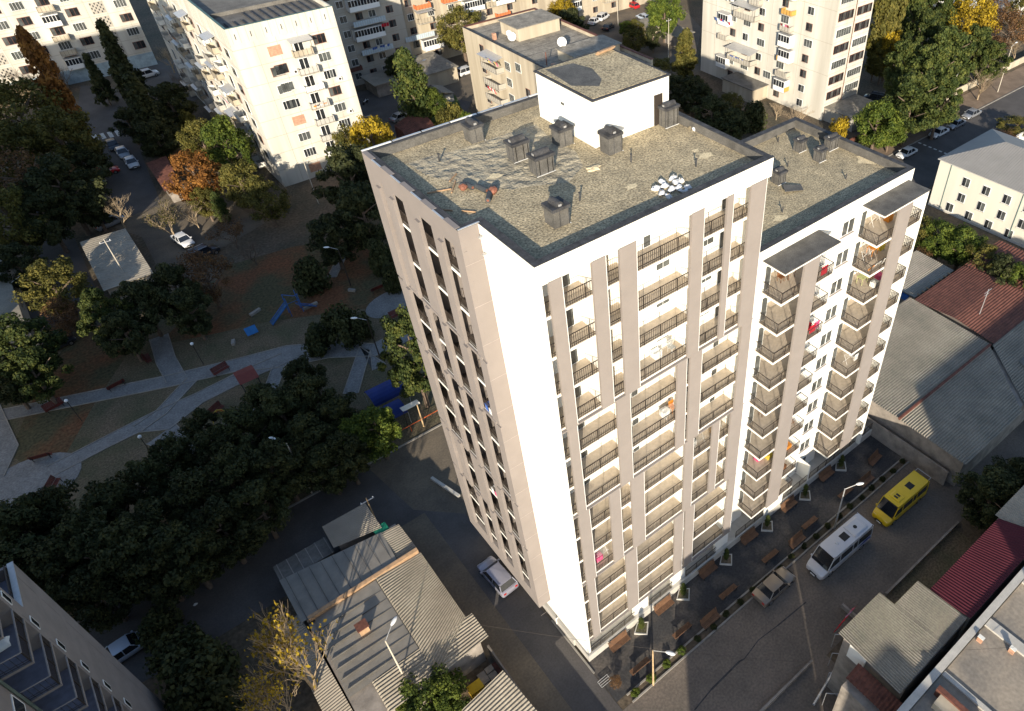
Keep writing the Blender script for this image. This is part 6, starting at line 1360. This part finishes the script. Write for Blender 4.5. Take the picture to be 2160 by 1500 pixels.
for x, y, z, it, lab in ((22.5, .6, zf(3), [('chair', -.9, .9, BR), ('table', 0, .9, BR), ('sheet', 1.9, -.9, RD), ('rack', .9, .7, WT)], 'chairs and drying rack on the top left corner balcony'),
                         (33.2, .9, zf(3), [('rack', .3, .8, WT), ('box', 1.6, .4, OG)], 'drying rack and box on the top right corner balcony'), (33.4, .8, zf(4), [('table', .2, .6, OG), ('box', 1.4, .6, YL), ('rack', -.9, .4, WT)], 'orange table and boxes on the second right corner balcony'),
                         (33.2, .8, zf(5), [('table', 0, .7, (.4, .42, .2)), ('chair', .9, .5, BR), ('box', 1.6, .1, PK), ('box', .4, -.3, WT)], 'green table with brown and pink clutter on the third right balcony'), (33.0, .5, zf(8), [('rack', -.2, .3, WT), ('box', .8, .5, WT), ('sheet', .3, -.2, WT), ('box', 1.4, .8, PK)], 'white washing rack on the sixth right corner balcony'),
                         (22.6, .5, zf(8), [('box', 1.4, .6, BU), ('chair', .6, .7, WT), ('chair', -1.2, .9, BR)], 'blue tub and white chair on the sixth left corner balcony'), (22.0, .6, zf(10), [('box', -.6, .6, PK), ('box', .3, .1, YL), ('rack', 1.4, .6, WT)], 'pink and yellow clutter on the eighth left corner balcony'),
                         (24.4, .2, zf(5), [('sheet', 0, -.4, RD), ('sheet', .6, -.3, PK), ('box', .3, .4, RD)], 'red and pink cloths on the balcony right of the strip'), (24.3, .3, zf(9), [('rack', 0, 0, BR), ('box', .4, .7, BR)], 'brown rack on a low balcony right of the strip'), (24.3, .3, zf(11), [('box', 0, 0, BR), ('box', .5, .8, OG), ('chair', 0, .9, BR)], 'brown boxes on the lowest balcony right of the strip'), (24.3, .3, zf(10), [('box', .2, 0, OG), ('rack', 0, .6, WT)], 'tan boards on the balcony above the lowest right of the strip'),
                         (9.0, .8, zf(3), [('rack', .6, .3, WT), ('box', 0, .5, WT), ('chair', 1.1, .2, GYc)], 'white drying rack in the wide loggia above the first belt'), (9.5, .7, zf(5), [('box', 0, .3, WT), ('chair', .7, .2, OG), ('rack', .2, -.1, WT)], 'white furniture in the loggia two floors under the first belt'), (12.6, .7, zf(7), [('box', -.6, .2, BK), ('box', 0, .5, GYc), ('rack', .4, .1, GYc), ('table', -.2, .6, BK)], 'dark packed furniture in the loggia below the second belt'), (14.9, .7, zf(7), [('box', 0, .3, (.5, .35, .2)), ('rack', .1, .1, GYc)], 'tan boxes in the narrow loggia below the second belt'), (2.6, .7, zf(10) + FL, [('box', 0, .3, PK), ('rack', .3, .2, WT)], 'pink cloth heap in the lower left loggia'),
                         (-1.0, 7.0, zf(4), [('box', .2, .1, BU), ('box', .2, -.3, WT)], 'blue tub in the grey bay balcony nearest the corner'), (-1.0, 9.6, zf(8), [('box', .2, .1, WT), ('box', .2, -.3, PK)], 'white bags in the middle column of the grey bay')):
    clutter(x, y, z + .02, it, lab)
# rolls of felt, planks and bags on the tall tower roof
FELT = mat('felt_roll', (0.05, 0.055, 0.06), .8, .2, 4); COP = mat('copper_core', (0.2, 0.08, 0.05), .7, .2, 4)
for (a, b_, c_, d_, rr, lab) in ((1007, 398, 1028, 408, .17, 'black felt roll lying toward the red bundle on the roof'), (1034, 412, 1030, 428, .16, 'short black felt roll beside the red bundle'), (985, 394, 998, 401, .16, 'dark felt roll left of the others on the roof')):
    p = G(a, b_, RZ); q = G(c_, d_, RZ); o = thing('felt_roll', lab, 'roll', (p.x, p.y, RZ), 0); mb = MB(); mb.tube((0, 0, rr), q - p + Vector((0, 0, rr)), rr, rr, FELT, 12); mb.build('roll', o); mb = MB(); u = (q - p).normalized() * .02; mb.tube(q - p + Vector((0, 0, rr)), q - p + u + Vector((0, 0, rr)), rr * .5, rr * .5, COP, 10); mb.build('roll_core', o)
for (a, b_, r_, lab) in ((1041, 408, .28, 'round copper coloured bundle with a dark cap on the roof'), (978, 400, .26, 'brown and copper bundle at the left of the rolls')):
    p = G(a, b_, RZ); o = thing('bundle', lab, 'bundle', (p.x, p.y, RZ), 0); mb = MB(); mb.ball((0, 0, r_ * .7), r_, r_, r_ * .8, COP, 10, 6, .12); mb.build('bundle', o); mb = MB(); mb.ball((.08, .12, r_ * 1.1), r_ * .9, r_ * .8, r_ * .4, FELT, 10, 6, .1); mb.build('cap', o)
for (a, b_, c_, d_, lab) in ((901, 409, 952, 400, 'pale plank at the shadow edge of the roof'), (949, 384, 963, 368, 'grey plank pointing to the wrinkled felt'), (953, 408, 961, 383, 'thin plank crossing the pale plank end'), (925, 443, 955, 446, 'thin rod in the parapet shadow'), (974, 446, 1004, 449, 'long thin rod from the shadow into the sun')):
    p = G(a, b_, RZ); q = G(c_, d_, RZ); mb = MB(); mb.tube((0, 0, .05), q - p + Vector((0, 0, .06)), .05, .05, WOODO, 4); o = mb.build('plank'); o.location = (p.x, p.y, RZ); tag(o, lab, 'plank')
BAGW = mat('white_bag', (0.62, 0.62, 0.62), .7, .1, 3, bump=.05, bscale=4); DEB = mat('debris_grey', (0.2, 0.17, 0.12), .9, .3, 4)
for i, (px, py, r_) in enumerate(((1385, 398, .3), (1395, 408, .26), (1402, 393, .28), (1410, 415, .26), (1416, 400, .3), (1425, 385, .34), (1432, 396, .3), (1442, 402, .3), (1452, 396, .26), (1420, 376, .3), (1397, 385, .24), (1436, 382, .26))):
    p = G(px, py, RZ + .1); o = thing('rubble_bag', 'white plastic rubble bag in the heap by the street side of the roof', 'bag', (p.x, p.y, RZ), random.uniform(0, 3), 'white rubble bags on the tower roof'); mb = MB(); mb.ball((0, 0, .12), r_, r_ * .7, .16, BAGW, 9, 6, .3); smooth(mb.build('bag', o)); mb = MB(); mb.ball((.05, 0, .2), r_ * .5, r_ * .35, .1, DEB if i % 2 else BAGW, 8, 5, .3); mb.build('contents', o)
for i, (px, py) in enumerate(((1452, 261), (1458, 268), (1466, 272), (1472, 268), (1477, 275), (1449, 256))):
    p = G(px, py, RZ + .1); o = thing('rubble_lump', 'small white and grey rubble near the back parapet of the roof', 'rubble', (p.x, p.y, RZ), 0, 'rubble near the back parapet'); mb = MB(); mb.ball((0, 0, .1), .2, .16, .14, (BAGW, DEB, BAGW, CONC, DEB, BAGW)[i], 8, 5, .35); mb.build('lump', o)
p = G(1252, 356, RZ); o = thing('felt_blister', 'torn pale blister in the roof felt near the middle', 'roof damage', (p.x, p.y, RZ)); mb = MB(); mb.ball((0, 0, 0), .5, .3, .13, GRAVELP, 11, 6, .3); mb.build('blister', o)
for k in range(3): p = G(1275 + k * 5, 108 + k * 2, 44.65); mb = MB(); mb.box(-.8, -.1, 0, .8, .1, .08, WOODO); o = mb.build('board'); o.location = (p.x, p.y + k * .15, 44.61 + k * .085); o.rotation_euler.z = .15; tag(o, 'pale boards stacked on the penthouse roof', 'board', 'boards on the penthouse roof')
p = G(1665, 400, R2); mb = MB(); mb.add([(-.9, -.3, .25), (.7, -.9, .05), (1.2, -.2, .05), (-.3, .5, .3), (-.9, -.3, .3), (.7, -.9, .1), (1.2, -.2, .1), (-.3, .5, .35)], [(0, 3, 2, 1), (4, 5, 6, 7), (0, 1, 5, 4), (1, 2, 6, 5), (2, 3, 7, 6), (3, 0, 4, 7)], BITU); o = mb.build('felt_offcut'); o.location = (p.x, p.y, R2); tag(o, 'grey felt offcut leaning by the shaft on the lower roof', 'felt offcut')
# park playground
o = thing('playground_slide', 'blue playground slide set with two chutes and a platform', 'slide'); z = 2.2; p0 = G(605, 636, z); p1 = G(626, 640, z)
mb = MB(); mb.box(p0.x - .3, p0.y - .6, z - .05, p1.x + .6, p1.y + .7, z + .02, BLUEP); mb.build('platform', o)
for a, b_ in ((G(603, 642, 2.1), G(573, 684, .25)), (G(628, 643, 2.1), G(642, 655, .25) + Vector((1.5, 0, 0)))):
    n_ = (b_ - a).normalized().cross(Vector((0, 0, 1))).normalized() * .4; mb = MB(); mb.add([a - n_, a + n_, b_ + n_, b_ - n_, a - n_ + Vector((0, 0, -.05)), a + n_ + Vector((0, 0, -.05)), b_ + n_ + Vector((0, 0, -.05)), b_ - n_ + Vector((0, 0, -.05))], [(0, 1, 2, 3), (7, 6, 5, 4), (0, 4, 5, 1), (2, 6, 7, 3)], mat('faded_blue', (0.04, .10, .2), .5)); 
    for q in (-1, 1): mb.tube(a + n_ * q + Vector((0, 0, .15)), b_ + n_ * q + Vector((0, 0, .15)), .05, .05, BLUEP, 5)
    mb.build('chute', o)
for k in range(4): mb = MB(); xx = p0.x - .2 + (k % 2) * 1.6; yy = p0.y - .5 + (k // 2) * 1.1; mb.tube((xx, yy, 0), (xx, yy, 3.1), .05, .05, BLUEP, 6); mb.build('post', o)
mb = MB(); mb.tube((p1.x, p1.y + .6, 3.1), (p1.x + .6, p1.y + .6, 3.1), .04, .04, BLUEP); mb.tube((p0.x - .2, p0.y + .6, 3.1), (p1.x, p1.y + .6, 3.1), .04, .04, BLUEP); mb.build('handrail', o)
o = thing('notice_board', 'bright blue tilted board on the playground', 'board', G(535, 708, 0)); mb = MB(); mb.add([(-.7, -.5, .6), (.7, -.5, .6), (.7, .4, 1.3), (-.7, .4, 1.3), (-.7, -.45, .55), (.7, -.45, .55), (.7, .45, 1.25), (-.7, .45, 1.25)], [(0, 1, 2, 3), (7, 6, 5, 4), (0, 4, 5, 1), (1, 5, 6, 2), (2, 6, 7, 3), (3, 7, 4, 0)], mat('bright_blue', (.02, .13, .33), .5)); mb.build('panel', o); mb = MB(); mb.tube((0, 0, 0), (0, 0, .95), .05, .05, IRON); mb.build('post', o)
o = thing('shelter', 'small red roofed shelter on the park lawn between paths', 'shelter', G(533, 818, 0)); mb = MB(); mb.add([(-1.1, -1.4, 2.2), (1.1, -1.4, 2.2), (1.1, 0, 2.6), (-1.1, 0, 2.6), (1.1, 1.4, 2.2), (-1.1, 1.4, 2.2)], [(0, 1, 2, 3), (3, 2, 4, 5), (0, 3, 5), (1, 4, 2)], mat('red_roof', (.17, .04, .03), .7, .1, 3)); mb.build('roof', o)
for k in range(4): mb = MB(); mb.tube((-.95 + 1.9 * (k % 2), -1.2 + 2.4 * (k // 2), 0), (-.95 + 1.9 * (k % 2), -1.2 + 2.4 * (k // 2), 2.25), .05, .05, BW2); mb.build('post', o)
for px, py, L_, rz, lab in ((538, 658, 1.6, .35, 'long grey seat plank on the playground'), (492, 722, 1.0, 1.2, 'short grey slab seat below the blue board'), (742, 612, 1.0, -.9, 'grey slab seat near the park lamp'), (655, 645, 2.0, .1, 'sand pit frame at the end of the right chute')):
    p = G(px, py, .2); mb = MB(); mb.box(-L_ / 2, -.2, 0, L_ / 2, .2, .35, KERB); o = mb.build('slab_seat'); o.location = (p.x, p.y, .01); o.rotation_euler.z = rz; tag(o, lab, 'seat')
o = thing('flower_frame', 'red and yellow curved metal play frame at the pine edge', 'play frame', G(468, 885, 0)); 
for k, c in enumerate((YL, RD, YL)):
    mb = MB(); m = mat('frame_%d' % k, c, .5)
    for q in range(6): a = PI * q / 6; a2 = PI * (q + 1) / 6; mb.tube((math.cos(a) * (.9 - k * .2), k * .3, math.sin(a) * (1.6 - k * .3)), (math.cos(a2) * (.9 - k * .2), k * .3, math.sin(a2) * (1.6 - k * .3)), .05, .05, m)
    mb.build('hoop', o)
o2 = clone(o, G(430, 935, 0), .6, 'orange play frame below the lower path among the pines')
# blue awnings
BA = mat('blue_awning', (0.012, 0.03, 0.16), .7, .15, 1)
for (x0, x1, y0, y1, zz, lab) in ((-1.4, 2.6, 38.6, 41.6, 3.0, 'large arched blue awning by the cross road'), (-1.9, 1.2, 35.9, 38.4, 2.6, 'smaller blue awning in front of the large one')):
    o = thing('awning', lab, 'awning'); mb = MB(); n = 8; vs = []
    for i in range(n + 1):
        a = PI * i / n
        for xx in (x0, x1): vs.append((xx, (y0 + y1) / 2 - math.cos(a) * (y1 - y0) / 2, zz - .8 + .8 * math.sin(a)))
    mb.add(vs, [(2 * i, 2 * i + 1, 2 * i + 3, 2 * i + 2) for i in range(n)], BA); mb.build('canopy', o)
    for xx in (x0, x1):
        for yy in (y0, y1): mb = MB(); mb.tube((xx, yy, 0), (xx, yy, zz - .8), .04, .04, METALG); mb.build('post', o)
o = thing('sign_board', 'narrow white lit awning board beside the blue awnings', 'sign board'); a = G(850, 868, 2.4); b_ = G(886, 850, 2.4); n_ = Vector((0, 0, 1)); mb = MB(); mb.add([a, b_, b_ + Vector((-.1, .5, .25)), a + Vector((-.1, .5, .25)), a - n_ * .06, b_ - n_ * .06, b_ + Vector((-.1, .5, .19)), a + Vector((-.1, .5, .19))], [(0, 1, 2, 3), (7, 6, 5, 4), (0, 4, 5, 1), (1, 5, 6, 2), (2, 6, 7, 3), (3, 7, 4, 0)], WHITE); mb.build('panel', o); mb = MB(); mb.tube((a.x, a.y, 0), a, .04, .04, IRON); mb.tube((b_.x, b_.y, 0), b_, .04, .04, IRON); mb.build('post', o)
# washing and pole by the street
cloth('washing', 'red and mixed washing hung on a line by the slate house', 'washing', (tuple(G(1768, 1325, 2.2)), tuple(G(1815, 1268, 2.2))), (RD, RD, RD, (.3, .2, .35), (.4, .1, .15), (.25, .3, .2)), w=.55, h=1.3)
for k in range(4): mb = MB(); p = (12.4 + k * 1.5, -13.0 - (3 - k) * .9, 0); mb.tube((0, 0, 2.3), (1.3, -1.4, 2.5), .035, .035, METALG); mb.tube((0, 0, 0), (0, 0, 2.3), .035, .035, METALG); o = mb.build('clothes_post'); o.location = p; tag(o, 'thin metal clothes post in front of the slate house', 'post', 'metal clothes posts by the slate house')
mb = MB(); a = G(1715, 1490, 0); b_ = G(1772, 1395, 0); c_ = G(1785, 1370, 0); mb.tube(a + Vector((0, 0, .3)), b_ + Vector((0, 0, .3)), .12, .12, METALG); mb.tube(b_ + Vector((0, 0, .3)), c_ + Vector((0, 0, 1.2)), .12, .12, METALG); o = mb.build('gas_pipe'); tag(o, 'pale pipe running along the yard toward the slate house', 'pipe')
for (x0, y0, x1, y1, h, lab) in ((8, -12.9, 14.5, -12.7, .5, 'low yard wall beside the street below the slate house'), (20.5, -14.6, 20.7, -11.2, .6, 'low garden wall turning off the street'), (24.5, -13.3, 36.5, -13.1, .6, 'low garden wall along the maroon house')):
    mb = MB(); mb.box(x0, y0, 0, x1, y1, h, BLOCKW); o = mb.build('garden_wall'); tag(o, lab, 'wall')
flat('garden', 20.7, -16, 36, -13.2, .02, GRASSD)
# log pile, cable drum and wall at the warehouse
mb = MB()
for k in range(9): mb.tube((41.4 + random.uniform(-.3, .3), -8.2 + (k % 5) * .25, .15 + (k // 5) * .2), (44.6 + random.uniform(-.5, .2), -7.6 + (k % 5) * .28, .15 + (k // 5) * .2), .09, .07, WOODO, 6)
o = mb.build('plank_pile'); tag(o, 'pile of brown planks against the warehouse wall', 'plank pile')
p = G(2003, 982, .3); mb = MB(); mb.tube((0, 0, 0), (0, 0, .35), .5, .5, mat('yellow_drum', (.5, .32, .02), .6), 14); o = mb.build('cable_drum'); o.location = (p.x, p.y, 0); tag(o, 'yellow round drum beside the plank pile', 'drum')
mb = MB(); mb.box(39.7, -9.5, 0, 39.9, 9, 2.2, BLOCKW); o = mb.build('yard_wall'); tag(o, 'rough grey yard wall between the lower block and the warehouse', 'wall')
mb = MB(); mb.ball((0, 0, .5), .6, .35, .5, mat('yellow_cloth', (.6, .4, .02), .8), 8, 5, .4); p = G(1856, 838, 2.2); o = mb.build('yellow_cloth'); o.location = (p.x, p.y, 1.6); tag(o, 'bright yellow cloth caught in the bare tree by the warehouse', 'cloth')
# yard wall with barbed frames behind the hip roof
mb = MB(); mb.box(103.6, 25.8, 0, 190, 26.1, 2.0, WHITE2); o = mb.build('boundary_wall'); tag(o, 'pale boundary wall beside the far road behind the hip roof', 'wall')
mb = MB(); mb.box(93, 45.5, 0, 118, 45.7, 1.7, RUST); o = mb.build('rusty_fence'); tag(o, 'rusty fence behind the hedge of the far road', 'fence')
mb = MB(); mb.box(118, 45.5, 0, 170, 45.7, 1.5, OLDT); o = mb.build('fence_wall'); tag(o, 'tan fence wall along the dusty pavement of the far road', 'wall')
# litter and wires
for px, py, lab in ((412, 1275, 'white rag in the dark overgrown yard'), (357, 1322, 'white scrap near the pale car'), (340, 1331, 'small white scrap beside the other one near the pale car')):
    p = G(px, py, .05); mb = MB(); mb.ball((0, 0, .05), .22, .14, .06, PVC, 7, 4, .4); o = mb.build('litter'); o.location = (p.x, p.y, 0); tag(o, lab, 'litter')
def wire(a, b_, sag, lab):
    mb = MB(); a = Vector(a); b_ = Vector(b_); n = 14; pr_ = None
    for i in range(n + 1): t = i / n; q = a.lerp(b_, t) - Vector((0, 0, sag * 4 * t * (1 - t))); (mb.tube(pr_, q, .01, .01, IRON, 3, False) if pr_ is not None else None); pr_ = q
    o = mb.build('wire'); tag(o, lab, 'wire')
wire((-6.8, 8.0, 3.6), (12, -14, 5.5), .8, 'thin wire from the long shed across the lane to the lower right')
wire((13.5, -16.5, 9.6), (21.9, -24, 10.4), .4, 'thin wire over the slate house to the hall roof')
p = G(1275, 1437, .2); mb = MB(); 
for k in range(4): mb.tube((-.5, -.3 + k * .2, .05), (.5, -.3 + k * .2, .05), .025, .025, METALG)
mb.tube((-.5, -.3, .05), (-.5, .3, .05), .025, .025, METALG); mb.tube((.5, -.3, .05), (.5, .3, .05), .025, .025, METALG); o = mb.build('metal_grate'); o.location = p; tag(o, 'pale metal grate on the asphalt at the tower corner', 'grate')
p = G(1297, 1437, .5); o = tree('brown', 1297, 1437, .7, 1.3, 'small rusty shrub at the corner of the planting strip', name='bush')
for px, py, r_ in () and ((1275, 1460, 1.3), (1590, 1165, 1.4), (1665, 1085, 1.2), (1825, 960, 1.2), (1480, 1230, .8)): blob('dust_patch', px, py, r_, r_ * .7, .0175 + .0004 * r_, DUST, 15)
